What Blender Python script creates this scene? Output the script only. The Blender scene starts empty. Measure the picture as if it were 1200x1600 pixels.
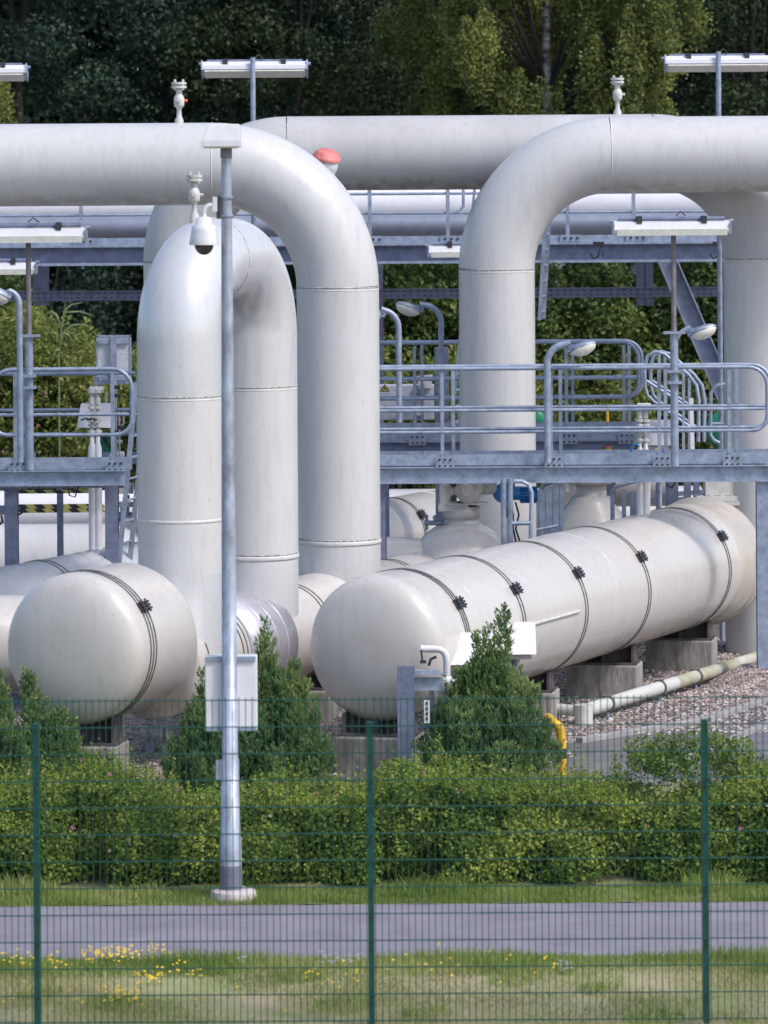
import bpy, math, random
import numpy as np
from mathutils import Vector, Matrix
random.seed(7); RNG = np.random.default_rng(11)
R_ = math.radians
SC = bpy.context.scene
COL = SC.collection

# ------------------------------------------------------------------ camera, world, sun
EYE, FPX, HORIZ, ROLL = 6.24, 6000.0, 300.0, 0.0065   # eye height (m), focal length in photo px, horizon row, slight tilt
cam = bpy.data.cameras.new('camera'); camo = bpy.data.objects.new('camera', cam); COL.objects.link(camo)
camo.location = (0, 0, EYE); camo.rotation_euler = (R_(90), ROLL, 0)
cam.sensor_fit = 'HORIZONTAL'; cam.sensor_width = 36; cam.lens = 36*FPX/1200
cam.shift_y = -(800-HORIZ)/1200; cam.clip_start = .5; cam.clip_end = 2000
cam.dof.use_dof = True; cam.dof.focus_distance = 43.0; cam.dof.aperture_fstop = 180/48.0
SC.camera = camo
SUN_EL, SUN_AZ = 50, 54      # elevation; azimuth to the right of straight behind the camera
w = bpy.data.worlds.new('World'); SC.world = w; w.use_nodes = True
nt = w.node_tree; bg = nt.nodes['Background']; sky = nt.nodes.new('ShaderNodeTexSky')
sky.sky_type = 'NISHITA'; sky.sun_disc = False; sky.sun_elevation = R_(SUN_EL)
sx, sy = math.sin(R_(SUN_AZ)), -math.cos(R_(SUN_AZ))
sky.sun_rotation = math.atan2(sx, sy); sky.dust_density = 2.5; sky.air_density = 1.0; sky.ozone_density = 1.6
nt.links.new(sky.outputs[0], bg.inputs[0]); bg.inputs[1].default_value = .15
sun = bpy.data.lights.new('sun', 'SUN'); suno = bpy.data.objects.new('sun', sun); COL.objects.link(suno)
sun.energy = 1.7; sun.angle = R_(10); sun.color = (1, .95, .90)
sd = Vector((sx*math.cos(R_(SUN_EL)), sy*math.cos(R_(SUN_EL)), math.sin(R_(SUN_EL))))
suno.rotation_euler = sd.to_track_quat('Z', 'Y').to_euler()
vs = SC.view_settings; vs.view_transform = 'Standard'; vs.look = 'None'; vs.exposure = .50; vs.gamma = 1

def P(x, y, s):
    """world point seen at photo pixel (x, y) at a distance where one metre measures s pixels"""
    dx, dy = x-600, y-HORIZ
    return Vector(((dx-ROLL*dy)/s, FPX/s, EYE-(dy+ROLL*dx)/s))

# ------------------------------------------------------------------ materials
MATS = {}
def mat(name, col, rough=.6, metal=0., var=.12, scale=6., bump=0., stretch=(1, 1, 1), col2=None, specks=0., speck_col=(.1, .09, .08), speck_scale=60., coat=0., spec=None, contrast=.0):
    m = bpy.data.materials.new(name); m.use_nodes = True; n = m.node_tree; N = n.nodes; L = n.links
    b = N['Principled BSDF']; b.inputs['Roughness'].default_value = rough; b.inputs['Metallic'].default_value = metal
    if coat: b.inputs['Coat Weight'].default_value = coat; b.inputs['Coat Roughness'].default_value = .12
    if spec is not None: b.inputs['Specular IOR Level'].default_value = spec
    tc = N.new('ShaderNodeTexCoord'); mp = N.new('ShaderNodeMapping'); mp.inputs['Scale'].default_value = stretch
    L.new(tc.outputs['Object'], mp.inputs[0])
    nz = N.new('ShaderNodeTexNoise'); nz.inputs['Scale'].default_value = scale; nz.inputs['Detail'].default_value = 7; nz.inputs['Roughness'].default_value = .62
    L.new(mp.outputs[0], nz.inputs[0])
    rp = N.new('ShaderNodeValToRGB'); rp.color_ramp.elements[0].position = .32+contrast; rp.color_ramp.elements[1].position = .68-contrast
    c2 = col2 or tuple(c*(1-var*1.6) for c in col)
    rp.color_ramp.elements[0].color = (*c2, 1); rp.color_ramp.elements[1].color = (*[min(1, c*(1+(0 if col2 else var*.5))) for c in col], 1)
    L.new(nz.outputs[0], rp.inputs[0]); out = rp.outputs[0]
    if specks:
        sn = N.new('ShaderNodeTexNoise'); sn.inputs['Scale'].default_value = speck_scale; sn.inputs['Detail'].default_value = 3
        L.new(tc.outputs['Object'], sn.inputs[0])
        sr = N.new('ShaderNodeValToRGB'); sr.color_ramp.elements[0].position = .60; sr.color_ramp.elements[1].position = .70
        L.new(sn.outputs[0], sr.inputs[0])
        mu = N.new('ShaderNodeMath'); mu.operation = 'MULTIPLY'; mu.inputs[1].default_value = specks; L.new(sr.outputs[0], mu.inputs[0])
        mx = N.new('ShaderNodeMixRGB'); L.new(mu.outputs[0], mx.inputs[0]); L.new(out, mx.inputs[1]); mx.inputs[2].default_value = (*speck_col, 1); out = mx.outputs[0]
    L.new(out, b.inputs['Base Color'])
    if bump:
        bp = N.new('ShaderNodeBump'); bp.inputs['Strength'].default_value = bump; bp.inputs['Distance'].default_value = .02
        n2 = N.new('ShaderNodeTexNoise'); n2.inputs['Scale'].default_value = scale*5; n2.inputs['Detail'].default_value = 6
        L.new(mp.outputs[0], n2.inputs[0]); L.new(n2.outputs[0], bp.inputs['Height']); L.new(bp.outputs[0], b.inputs['Normal'])
    MATS[name] = m; return m

def pipe_mat(name, col, rough, coat=.2, algae=.5, metal=0., streak=(3, 3, .5), rough_var=.15, mottled=.5):
    """weathered light paint: broad chalky mottling, run-off streaks, specks of lichen, algae film on the undersides"""
    m = bpy.data.materials.new(name); m.use_nodes = True; N = m.node_tree.nodes; L = m.node_tree.links
    b = N['Principled BSDF']; b.inputs['Metallic'].default_value = metal; b.inputs['Coat Weight'].default_value = coat; b.inputs['Coat Roughness'].default_value = .22
    tc = N.new('ShaderNodeTexCoord')
    def noise(scale, detail, stretch=(1, 1, 1), lo=.4, hi=.6, dist=0.):
        mp = N.new('ShaderNodeMapping'); mp.inputs['Scale'].default_value = stretch; L.new(tc.outputs['Object'], mp.inputs[0])
        z = N.new('ShaderNodeTexNoise'); z.inputs['Scale'].default_value = scale; z.inputs['Detail'].default_value = detail; z.inputs['Roughness'].default_value = .6; z.inputs['Distortion'].default_value = dist
        L.new(mp.outputs[0], z.inputs[0]); mr = N.new('ShaderNodeMapRange'); mr.inputs['From Min'].default_value = lo; mr.inputs['From Max'].default_value = hi
        L.new(z.outputs[0], mr.inputs[0]); return mr.outputs[0]
    def mul(a, k):
        q = N.new('ShaderNodeMath'); q.operation = 'MULTIPLY'; q.use_clamp = True; L.new(a, q.inputs[0])
        if isinstance(k, (int, float)): q.inputs[1].default_value = k
        else: L.new(k, q.inputs[1])
        return q.outputs[0]
    def mix(f, a, c):
        x = N.new('ShaderNodeMixRGB'); L.new(f, x.inputs[0])
        if isinstance(a, tuple): x.inputs[1].default_value = (*a, 1)
        else: L.new(a, x.inputs[1])
        x.inputs[2].default_value = (*c, 1); return x.outputs[0]
    o = mix(mul(noise(1.3, 5, (1, 1, 1), .34, .74), mottled), col, tuple(c*.80 for c in col))
    o = mix(mul(noise(4, 3, streak, .50, .80), .38), o, (col[0]*.66, col[1]*.66, col[2]*.58))
    o = mix(mul(noise(42, 3, (1, 1, 1), .655, .70), .45), o, (.16, .15, .12))
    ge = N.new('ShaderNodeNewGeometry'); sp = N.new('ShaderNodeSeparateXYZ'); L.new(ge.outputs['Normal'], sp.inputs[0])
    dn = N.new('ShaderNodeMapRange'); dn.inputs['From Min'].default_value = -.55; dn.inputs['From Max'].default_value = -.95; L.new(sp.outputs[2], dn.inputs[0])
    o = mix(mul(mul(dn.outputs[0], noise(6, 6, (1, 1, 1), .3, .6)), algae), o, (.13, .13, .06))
    L.new(o, b.inputs['Base Color'])
    rr = N.new('ShaderNodeMapRange'); rr.inputs['To Min'].default_value = rough-rough_var*.5; rr.inputs['To Max'].default_value = rough+rough_var; L.new(noise(2.2, 3, (1, 1, 1), .2, .8), rr.inputs[0]); L.new(rr.outputs[0], b.inputs['Roughness'])
    bp = N.new('ShaderNodeBump'); bp.inputs['Strength'].default_value = .10; bp.inputs['Distance'].default_value = .02; L.new(noise(7, 4, (1, 1, 1), 0, 1), bp.inputs['Height']); L.new(bp.outputs[0], b.inputs['Normal'])
    MATS[name] = m; return m

def leaf_mat(name, c1, c2, c3, trans=.3, scale=.8):
    """leaf colour differs from leaf to leaf and from bough to bough"""
    m = bpy.data.materials.new(name); m.use_nodes = True; N = m.node_tree.nodes; L = m.node_tree.links
    b = N['Principled BSDF']; b.inputs['Roughness'].default_value = .55; b.inputs['Specular IOR Level'].default_value = .25
    at = N.new('ShaderNodeAttribute'); at.attribute_name = 'rnd'
    tc = N.new('ShaderNodeTexCoord'); nz = N.new('ShaderNodeTexNoise'); nz.inputs['Scale'].default_value = scale; nz.inputs['Detail'].default_value = 3; L.new(tc.outputs['Object'], nz.inputs[0])
    ad = N.new('ShaderNodeMath'); ad.operation = 'MULTIPLY_ADD'; ad.inputs[1].default_value = .45; L.new(at.outputs['Fac'], ad.inputs[0])
    mr = N.new('ShaderNodeMapRange'); mr.inputs['From Min'].default_value = .3; mr.inputs['From Max'].default_value = .7; mr.inputs['To Max'].default_value = .6; L.new(nz.outputs[0], mr.inputs[0]); L.new(mr.outputs[0], ad.inputs[2])
    rp = N.new('ShaderNodeValToRGB'); e = rp.color_ramp.elements; e[0].color = (*c1, 1); e[1].color = (*c3, 1); q = e.new(.5); q.color = (*c2, 1)
    L.new(ad.outputs[0], rp.inputs[0]); L.new(rp.outputs[0], b.inputs['Base Color'])
    tr = N.new('ShaderNodeBsdfTranslucent'); L.new(rp.outputs[0], tr.inputs[0]); ms = N.new('ShaderNodeMixShader'); ms.inputs[0].default_value = trans
    L.new(b.outputs[0], ms.inputs[1]); L.new(tr.outputs[0], ms.inputs[2]); L.new(ms.outputs[0], N['Material Output'].inputs[0])
    MATS[name] = m; return m

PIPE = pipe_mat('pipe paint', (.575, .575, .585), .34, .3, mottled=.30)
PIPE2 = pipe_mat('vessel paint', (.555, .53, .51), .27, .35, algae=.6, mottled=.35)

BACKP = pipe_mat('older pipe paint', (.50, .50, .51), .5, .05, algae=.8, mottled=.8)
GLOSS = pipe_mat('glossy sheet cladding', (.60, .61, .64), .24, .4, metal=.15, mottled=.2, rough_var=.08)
CLAD = mat('aluminium cladding', (.55, .54, .60), .36, .4, .15, 5, .05, (1, 1, 1))
SEAM = mat('weld seam', (.46, .45, .43), .7, 0, .4, 30, contrast=.05)
COLLAR = mat('pale collar', (.62, .62, .61), .4, 0, .1, 20)
SADL = mat('stained saddle steel', (.12, .10, .11), .7, .2, .4, 6)
BAND = mat('steel strap', (.24, .24, .23), .45, .7, .3, 15)
BOLT = mat('dark bolts', (.07, .07, .08), .5, .5, .2, 30)
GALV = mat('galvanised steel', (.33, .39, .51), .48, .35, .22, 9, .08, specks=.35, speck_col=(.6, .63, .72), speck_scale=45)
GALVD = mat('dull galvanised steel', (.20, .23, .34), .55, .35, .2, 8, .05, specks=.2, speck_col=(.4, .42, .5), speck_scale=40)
GREYP = mat('grey painted pipe', (.25, .28, .36), .4, .2, .1, 4)
RUSTY = mat('weathered pole steel', (.24, .22, .24), .6, .2, .3, 6)
POLE = mat('galvanised mast', (.42, .47, .58), .45, .3, .3, 7, .06, (1, 1, .5), specks=.25, speck_col=(.62, .55, .48), speck_scale=14)
WHITE = mat('white enamel', (.72, .72, .76), .35, 0, .06, 5, coat=.2)
OFFW = mat('off white enamel', (.58, .58, .56), .4, 0, .14, 8)
LENS = mat('clear lamp cover', (.72, .72, .66), .12, 0, .1, 10, coat=.8)
DOME = mat('smoked dome', (.03, .025, .03), .08, 0, .1, 5, coat=1)
BLUE = mat('blue motor enamel', (.02, .20, .55), .35, 0, .15, 8, coat=.3)
GREEN = mat('green enamel', (.01, .22, .12), .4, 0, .15, 8)
RED = mat('faded red sheet', (.75, .22, .20), .5, 0, .25, 9)
ORANGE = mat('orange lens', (.85, .22, .03), .3)
YEL = mat('yellow paint', (.72, .45, .03), .45, 0, .25, 9)
BLK = mat('black paint', (.02, .02, .025), .5)
YELT = mat('faded yellow tape', (.45, .42, .14), .6, 0, .2, 12)
CONC = mat('concrete', (.38, .365, .35), .85, 0, .3, 5, .5, (1.6, 1.6, .4), col2=(.13, .12, .11), specks=.4, speck_col=(.12, .11, .10), speck_scale=40)
FENG = mat('green fence coating', (.004, .075, .062), .45, 0, .15, 10)
BARK = mat('bark', (.035, .032, .03), .9, 0, .4, 12, .6, (1, 1, .3))
BIRCH = mat('birch bark', (.42, .40, .37), .7, 0, .3, 3, .3, (1, 1, 2.2), col2=(.05, .045, .04), contrast=.08)
TWIG = mat('twigs', (.07, .05, .035), .9, 0, .3, 12)
STICK = mat('warning label', (.75, .55, .05), .5)
PETAL = mat('pink petals', (.62, .16, .38), .6, 0, .15, 5)
YPETAL = mat('yellow petals', (.80, .55, .02), .6, 0, .15, 5)
VPETAL = mat('pale violet petals', (.34, .34, .45), .6, 0, .15, 5)
HEDGE_L = leaf_mat('rose leaves', (.030, .068, .012), (.12, .19, .03), (.38, .44, .08), .3, 1.6)
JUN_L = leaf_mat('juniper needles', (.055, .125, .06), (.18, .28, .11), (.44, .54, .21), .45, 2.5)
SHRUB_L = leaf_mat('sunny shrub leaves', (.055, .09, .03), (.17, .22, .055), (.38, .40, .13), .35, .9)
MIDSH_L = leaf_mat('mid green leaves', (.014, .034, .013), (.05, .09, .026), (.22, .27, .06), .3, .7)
FOR_L = leaf_mat('dark forest leaves', (.012, .028, .024), (.028, .058, .040), (.065, .11, .06), .2, .45)
OAK_L = leaf_mat('olive forest leaves', (.014, .026, .014), (.034, .058, .026), (.08, .105, .045), .2, .45)
BIR_L = leaf_mat('birch leaves', (.045, .085, .030), (.16, .205, .06), (.42, .44, .13), .45, 1.1)
DRY_R = mat('reed green', (.20, .27, .12), .6, 0, .2, 8)
GRASS_L = leaf_mat('grass blades', (.09, .11, .03), (.17, .22, .06), (.38, .35, .17), .3, 1.2)

# ------------------------------------------------------------------ mesh builder
class MB:
    def __init__(s): s.v = []; s.f = []; s.m = []; s.sm = []
    def add(s, vs, fs, mi=0, smooth=False):
        k = len(s.v); s.v += [tuple(v) for v in vs]; s.f += [tuple(i+k for i in f) for f in fs]; s.m += [mi]*len(fs); s.sm += [smooth]*len(fs); return s
    def box(s, c, d, rz=0, mi=0, M=None):
        c = Vector(c); M = M or Matrix.Rotation(rz, 3, 'Z'); x, y, z = d[0]/2, d[1]/2, d[2]/2
        vs = [c+M@Vector((i*x, j*y, k*z)) for i in (-1, 1) for j in (-1, 1) for k in (-1, 1)]
        return s.add(vs, [(0, 1, 3, 2), (4, 6, 7, 5), (0, 4, 5, 1), (2, 3, 7, 6), (0, 2, 6, 4), (1, 5, 7, 3)], mi)
    def bar(s, a, b, wd, ht, up=(0, 0, 1), mi=0):
        a, b = Vector(a), Vector(b); d = (b-a); L = d.length; d.normalize(); u = Vector(up); sd_ = d.cross(u).normalized(); u = sd_.cross(d)
        M = Matrix((d, sd_, u)).transposed(); return s.box((a+b)/2, (L, wd, ht), mi=mi, M=M)
    def tube(s, path, r, n=12, caps=True, mi=0):
        path = [Vector(p) for p in path]; rs = r if isinstance(r, (list, tuple)) else [r]*len(path)
        T = []
        for i in range(len(path)):
            T.append(((path[min(i+1, len(path)-1)]-path[max(i-1, 0)])).normalized())
        u = T[0].orthogonal().normalized(); vs = []
        for i, p in enumerate(path):
            if i: u = (u-T[i]*u.dot(T[i])).normalized()
            q = T[i].cross(u)
            vs += [p+(u*math.cos(2*math.pi*k/n)+q*math.sin(2*math.pi*k/n))*rs[i] for k in range(n)]
        fs = [(i*n+k, i*n+(k+1) % n, (i+1)*n+(k+1) % n, (i+1)*n+k) for i in range(len(path)-1) for k in range(n)]
        s.add(vs, fs, mi, True)
        if caps: s.add(vs[:n], [tuple(range(n))[::-1]], mi); s.add(vs[-n:], [tuple(range(n))], mi)
        return s
    def lathe(s, o, ax, prof, n=32, mi=0, sm=True):
        o = Vector(o); ax = Vector(ax).normalized(); u = ax.orthogonal().normalized(); q = ax.cross(u); vs = []
        for t, r in prof: vs += [o+ax*t+(u*math.cos(2*math.pi*k/n)+q*math.sin(2*math.pi*k/n))*max(r, 1e-4) for k in range(n)]
        fs = [(i*n+k, i*n+(k+1) % n, (i+1)*n+(k+1) % n, (i+1)*n+k) for i in range(len(prof)-1) for k in range(n)]
        return s.add(vs, fs, mi, sm)
    def cyl(s, o, ax, r, L, n=20, mi=0):
        e = min(r, L)*.06
        return s.lathe(o, ax, [(0, 0), (0, r-e), (e, r), (L-e, r), (L, r-e), (L, 0)], n, mi, False)
    def ell(s, c, rad, n=20, mi=0):
        c = Vector(c); vs = []; h = n//2
        for i in range(h+1):
            a = math.pi*i/h
            vs += [c+Vector((math.sin(a)*math.cos(2*math.pi*k/n)*rad[0], math.sin(a)*math.sin(2*math.pi*k/n)*rad[1], math.cos(a)*rad[2])) for k in range(n)]
        fs = [(i*n+k, (i+1)*n+k, (i+1)*n+(k+1) % n, i*n+(k+1) % n) for i in range(h) for k in range(n)]
        return s.add(vs, fs, mi, True)
    def build(s, name, mats, parent=None, org=None, bevel=0):
        """one mesh object; vertices are stored relative to the thing's base point"""
        if org is None: org = Vector(parent['_o']) if parent is not None and '_o' in parent else Vector((0, 0, 0))
        org = Vector(org); me = bpy.data.meshes.new(name)
        me.from_pydata([tuple(Vector(v)-org) for v in s.v], [], s.f)
        for m in (mats if isinstance(mats, (list, tuple)) else [mats]): me.materials.append(m)
        me.polygons.foreach_set('material_index', s.m); me.polygons.foreach_set('use_smooth', s.sm); me.update()
        o = bpy.data.objects.new(name, me); COL.objects.link(o)
        if parent is not None: o.parent = parent; o['_o'] = tuple(org)
        else: o.location = org
        if bevel:
            bv = o.modifiers.new('edge', 'BEVEL'); bv.width = bevel; bv.segments = 2; bv.limit_method = 'ANGLE'
        return o
def tag(o, label, cat, group=None, kind=None):
    o['label'] = label; o['category'] = cat
    if group: o['group'] = group
    if kind: o['kind'] = kind
    return o
def thing(name, loc, label, cat, group=None):
    o = bpy.data.objects.new(name, None); COL.objects.link(o); o.location = Vector(loc); o['_o'] = tuple(loc); o.empty_display_size = .2
    return tag(o, label, cat, group)
def struct(o): o['kind'] = 'structure'; return o

def arc(c, a, b, r, a0, a1, n=16):
    """points c + r(cos t * a + sin t * b)"""
    return [Vector(c)+Vector(a)*r*math.cos(t)+Vector(b)*r*math.sin(t) for t in np.linspace(a0, a1, n)]
X, Y, Z = Vector((1, 0, 0)), Vector((0, 1, 0)), Vector((0, 0, 1))
PI = math.pi

# ------------------------------------------------------------------ ground
GZ = .42      # level of the plant yard; the road and the outer lawn lie at 0
def sheet(name, pts, z, m, sub=None):
    mb = MB(); mb.add([(x, y, z if not callable(z) else z(x, y)) for x, y in pts], [tuple(range(len(pts)))]); return struct(mb.build(name, m))
LAWN = mat('dry lawn', (.24, .28, .10), .95, 0, .3, .9, .5, col2=(.42, .34, .23), contrast=.0, specks=.6, speck_col=(.16, .20, .06), speck_scale=9)
ASPH = mat('asphalt road', (.235, .22, .262), .9, 0, .14, 1.6, .25, specks=.5, speck_col=(.38, .35, .42), speck_scale=55)
ASPH2 = mat('yard asphalt', (.17, .17, .20), .9, 0, .2, 2, .3, specks=.5, speck_col=(.30, .30, .34), speck_scale=60)
SLAB = mat('yard paving', (.16, .155, .16), .85, 0, .35, 1.5, .2)
KERB = mat('kerb stone', (.33, .32, .33), .9, 0, .2, 5, .2)
SOIL = mat('forest floor', (.07, .075, .035), .95, 0, .4, .5, .4)
def gravel_mat():
    m = bpy.data.materials.new('pink grey gravel'); m.use_nodes = True; N = m.node_tree.nodes; L = m.node_tree.links; b = N['Principled BSDF']; b.inputs['Roughness'].default_value = .85
    tc = N.new('ShaderNodeTexCoord'); v = N.new('ShaderNodeTexVoronoi'); v.inputs['Scale'].default_value = 26; L.new(tc.outputs['Object'], v.inputs[0])
    hs = N.new('ShaderNodeSeparateColor'); L.new(v.outputs['Color'], hs.inputs[0])
    rp = N.new('ShaderNodeValToRGB'); e = rp.color_ramp.elements; e[0].color = (.12, .10, .10, 1); e[1].color = (.50, .43, .40, 1); q = e.new(.5); q.color = (.30, .235, .22, 1); L.new(hs.outputs[0], rp.inputs[0]); L.new(rp.outputs[0], b.inputs['Base Color'])
    bp = N.new('ShaderNodeBump'); bp.invert = True; bp.inputs['Strength'].default_value = 1; bp.inputs['Distance'].default_value = .03; L.new(v.outputs['Distance'], bp.inputs['Height']); L.new(bp.outputs[0], b.inputs['Normal']); return m
GRAV = gravel_mat()
def rowY(y, z=0.): return FPX*(EYE-z)/(y-HORIZ)
yr0, yr1 = rowY(1497), rowY(1413)          # near and far edge of the road
sheet('ground', [(-900, -100), (900, -100), (900, 1500), (-900, 1500)], -.06, SOIL)
# outer lawn as an uneven sheet
def grid_sheet(name, x0, x1, y0, y1, nx, ny, zf, m):
    mb = MB(); vs = [(x0+(x1-x0)*i/nx, y0+(y1-y0)*j/ny, zf(x0+(x1-x0)*i/nx, y0+(y1-y0)*j/ny)) for j in range(ny+1) for i in range(nx+1)]
    fs = [(j*(nx+1)+i, j*(nx+1)+i+1, (j+1)*(nx+1)+i+1, (j+1)*(nx+1)+i) for j in range(ny) for i in range(nx)]
    mb.add(vs, fs, 0, True); return struct(mb.build(name, m))
bump = lambda x, y: .02*math.sin(x*2.1+y)*math.cos(y*2.7)
grid_sheet('lawn', -14, 14, 20, yr0+.03, 60, 40, lambda x, y: -.005+bump(x, y)*min(1, (yr0-y)*.8), LAWN)
sheet('road', [(-60, yr0), (60, yr0), (60, yr1), (-60, yr1)], .0, ASPH)
grid_sheet('verge', -14, 14, yr1-.01, 37.9, 80, 20, lambda x, y: .0+GZ*max(0, min(1, (y-36.0)/1.5))+.012*math.sin(7*x), mat('verge soil', (.16, .20, .06), .95, 0, .4, 3, .5, col2=(.24, .21, .13)))
k = MB(); k.box((0, FPX/211, .0), (40, .10, .10)); struct(k.build('kerb', KERB, bevel=.01))
sheet('gravel_bed', [(-40, 37.8), (40, 37.8), (40, 64), (-40, 64)], GZ, GRAV)
# paved yard corner at the right, with an asphalt lane beyond a row of edging stones
def gpt(x, y, z=GZ): s = (y-HORIZ)/(EYE-z); p = P(x, y, s); return (p.x, p.y)
sheet('paving', [gpt(880, 1165), gpt(1090, 1138), gpt(1320, 1062), gpt(1400, 1230), gpt(860, 1230), gpt(560, 1232), gpt(460, 1200), gpt(620, 1176)], GZ+.004, SLAB)
sheet('yard_lane', [gpt(1100, 1185), gpt(1330, 1085), gpt(1500, 1240), gpt(1200, 1250)], GZ+.012, ASPH2)
e = MB()
a_, b_ = Vector((*gpt(905, 1163), GZ)), Vector((*gpt(1105, 1132), GZ)); c_ = Vector((*gpt(1320, 1060), GZ)); a0_ = Vector((*gpt(500, 1168), GZ))
e.bar(b_, c_, .10, .12); e.bar(a_, b_+Vector((-.03, 0, 0)), .10, .12)
struct(e.build('edging_stones', KERB, bevel=.01))
e = MB(); e.bar(Vector((*gpt(1040, 1206), GZ+.01)), Vector((*gpt(1340, 1078), GZ+.01)), .12, .05); struct(e.build('lane_kerb', KERB))
# drop shaft opening
# loose stones on the gravel
def stones():
    mb = MB(); base = [(1, 0, 0), (0, 1, 0), (-1, 0, 0), (0, -1, 0), (0, 0, 1), (.2, .1, -.6)]
    fs = [(0, 1, 4), (1, 2, 4), (2, 3, 4), (3, 0, 4), (1, 0, 5), (2, 1, 5), (3, 2, 5), (0, 3, 5)]
    for i in range(15000):
        if i < 9000: x, y = random.uniform(1.9, 5.4), random.uniform(41, 50)
        else: x, y = random.uniform(-5, 1.9), random.uniform(38.2, 46)
        r = random.uniform(.012, .032); a = random.random()*6.3
        sc = (r*random.uniform(.8, 1.5), r*random.uniform(.7, 1.1), r*random.uniform(.5, .9))
        mb.add([(x+math.cos(a)*p[0]*sc[0]-math.sin(a)*p[1]*sc[1], y+math.sin(a)*p[0]*sc[0]+math.cos(a)*p[1]*sc[1], GZ+.008+p[2]*sc[2]) for p in base], fs, random.randrange(3))
    o = mb.build('loose_stones', [mat('stone pink', (.40, .30, .28), .8), mat('stone pale', (.52, .48, .46), .8), mat('stone dark', (.16, .15, .16), .8)])
    tag(o, 'loose pinkish grey pebbles covering the yard between the plinths', 'gravel', kind='stuff')
stones()

# ------------------------------------------------------------------ pipes
def ring(o, ax, r, wd, m, parent, name='weld_seam', n=56):
    return MB().lathe(o-ax*wd/2, ax, [(0, r-.01), (0, r+.001), (wd*.3, r+.005), (wd*.7, r+.005), (wd, r+.001), (wd, r-.01)], n).build(name, m, parent)
def vent_valve(base, parent, h=.46, red=False):
    """slim bleed valve standing on a pipe"""
    v = MB(); v.lathe(base-Z*.05, Z, [(0, .05), (.08, .05), (.12, .03), (.20, .026), (.24, .05)], 14); r0 = v.build('vent_valve', OFFW, parent)
    b = MB(); b.lathe(base+Z*.18, Z, [(0, .03), (0, .055), (.03, .06), (.10, .06), (.13, .045), (.15, .03), (.20, .03), (.2, .05), (.22, .05)], 14); b.cyl(base+Z*.25-Y*.09, Y, .022, .05, 10, 0); b.build('valve_body', OFFW, r0)
    f = MB(); f.cyl(base+Z*(h-.07), Z, .085, .028, 16); f.cyl(base+Z*(h-.03), Z, .085, .028, 16); f.lathe(base+Z*(h-.13), Z, [(0, .035), (.06, .04)], 12)
    for k in range(4): f.cyl(base+Z*(h-.09)+Vector((math.cos(.8+k*PI/2)*.065, math.sin(.8+k*PI/2)*.065, 0)), Z, .014, .12, 6)
    f.build('flange', OFFW, r0)
    q = MB(); q.cyl(base+Vector((.055, 0, .25)), X, .016, .04, 8); q.build('handle', MATS['orange lens'] if red else OFFW, r0)

D4 = .465
def overhead(name, label, xleg, ytop, s, r, side, xend, ymid, seam2=None, xfar=None, m=PIPE, rc=1.40, zbot=GZ+.9, low_seam=None, low_part=True):
    """vertical leg, long-radius elbow at the top, then a level run parallel to the road (side: direction of the run)"""
    leg = P(xleg, ymid, s); top = P(xleg+side*250, ytop, s).z - r
    base = Vector((leg.x, leg.y, zbot)); t = thing(name, base, label, 'pipe')
    zs = top-rc; A = Vector((leg.x, leg.y, zs)); S = Vector((side, 0, 0))
    MB().tube([base, Vector((leg.x, leg.y, zs))], r, 64).build('riser', m, t)
    MB().tube(arc(A+S*rc, -S, Z, rc, 0, PI/2, 22), r, 64).build('elbow', m, t)
    x1 = P(xend, ytop, s).x; st = Vector((leg.x+side*rc, leg.y, top)); en = Vector((x1, leg.y, top))
    MB().tube([st, en], r, 64).build('level_run', m, t)
    ring(A, Z, r, .016, SEAM, t); ring(A-Z*.03, Z, r-.002, .02, COLLAR, t, 'collar')
    ring(st, S, r, .014, COLLAR, t)
    if low_seam:
        p = P(xleg, low_seam, s); q = Vector((leg.x, leg.y, p.z)); ring(q+Z*.035, Z, r, .022, SEAM, t); ring(q, Z, r+.004, .05, COLLAR, t, 'collar')
    return t, leg, top, st, en, zs

r3 = .465
t3, l3, top3, st3, en3, z3 = overhead('pipe_loop', 'pale pipe rising in front of the platform end and bending left overhead', 529, 192, 138.5, r3, -1, -160, 640, low_seam=845, zbot=1.5)
vent_valve(Vector((P(280, 192, 138.5).x, l3.y, top3+r3)), t3, red=True)
r4 = .468
t4, l4, top4, st4, en4, z4 = overhead('pipe_loop', 'pale pipe rising behind the front railing and bending right overhead', 777, 182, 127, r4, 1, 1420, 560, zbot=GZ)
r5 = .468
# rear loop: two legs joined by a long level run
def rear_loop():
    s = 124; l = P(1189, 550, s); top = P(750, 180, s).z-r5; rc = 1.36
    xl = P(283, 550, s).x; base = Vector((l.x, l.y, GZ)); t = thing('pipe_loop', base, 'long stained rear pipe spanning from behind the left loop to the far right riser', 'pipe')
    m = BACKP; zs = top-rc
    MB().tube([base, Vector((l.x, l.y, zs))], r5, 64).build('riser', PIPE, t)
    MB().tube([Vector((xl, l.y, GZ)), Vector((xl, l.y, zs))], r5, 64).build('riser', PIPE, t)
    MB().tube(arc((l.x-rc, l.y, zs), X, Z, rc, 0, PI/2, 22), r5, 64).build('elbow', m, t)
    MB().tube(arc((xl+rc, l.y, zs), -X, Z, rc, 0, PI/2, 22), r5, 64).build('elbow', m, t)
    MB().tube([(xl+rc, l.y, top), (l.x-rc, l.y, top)], r5, 64).build('level_run', m, t)
    ring(Vector((l.x, l.y, zs)), Z, r5, .02, SEAM, t); ring(Vector((l.x, l.y, zs-.03)), Z, r5, .03, COLLAR, t, 'collar')
    ring(Vector((xl+rc, l.y, top)), X, r5, .014, SEAM, t); ring(Vector((l.x-rc, l.y, top)), X, r5, .014, SEAM, t)
    vent_valve(Vector((P(965, 180, s).x, l.y, top+r5)), t)
    return l, top
l5, top5 = rear_loop()
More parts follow.
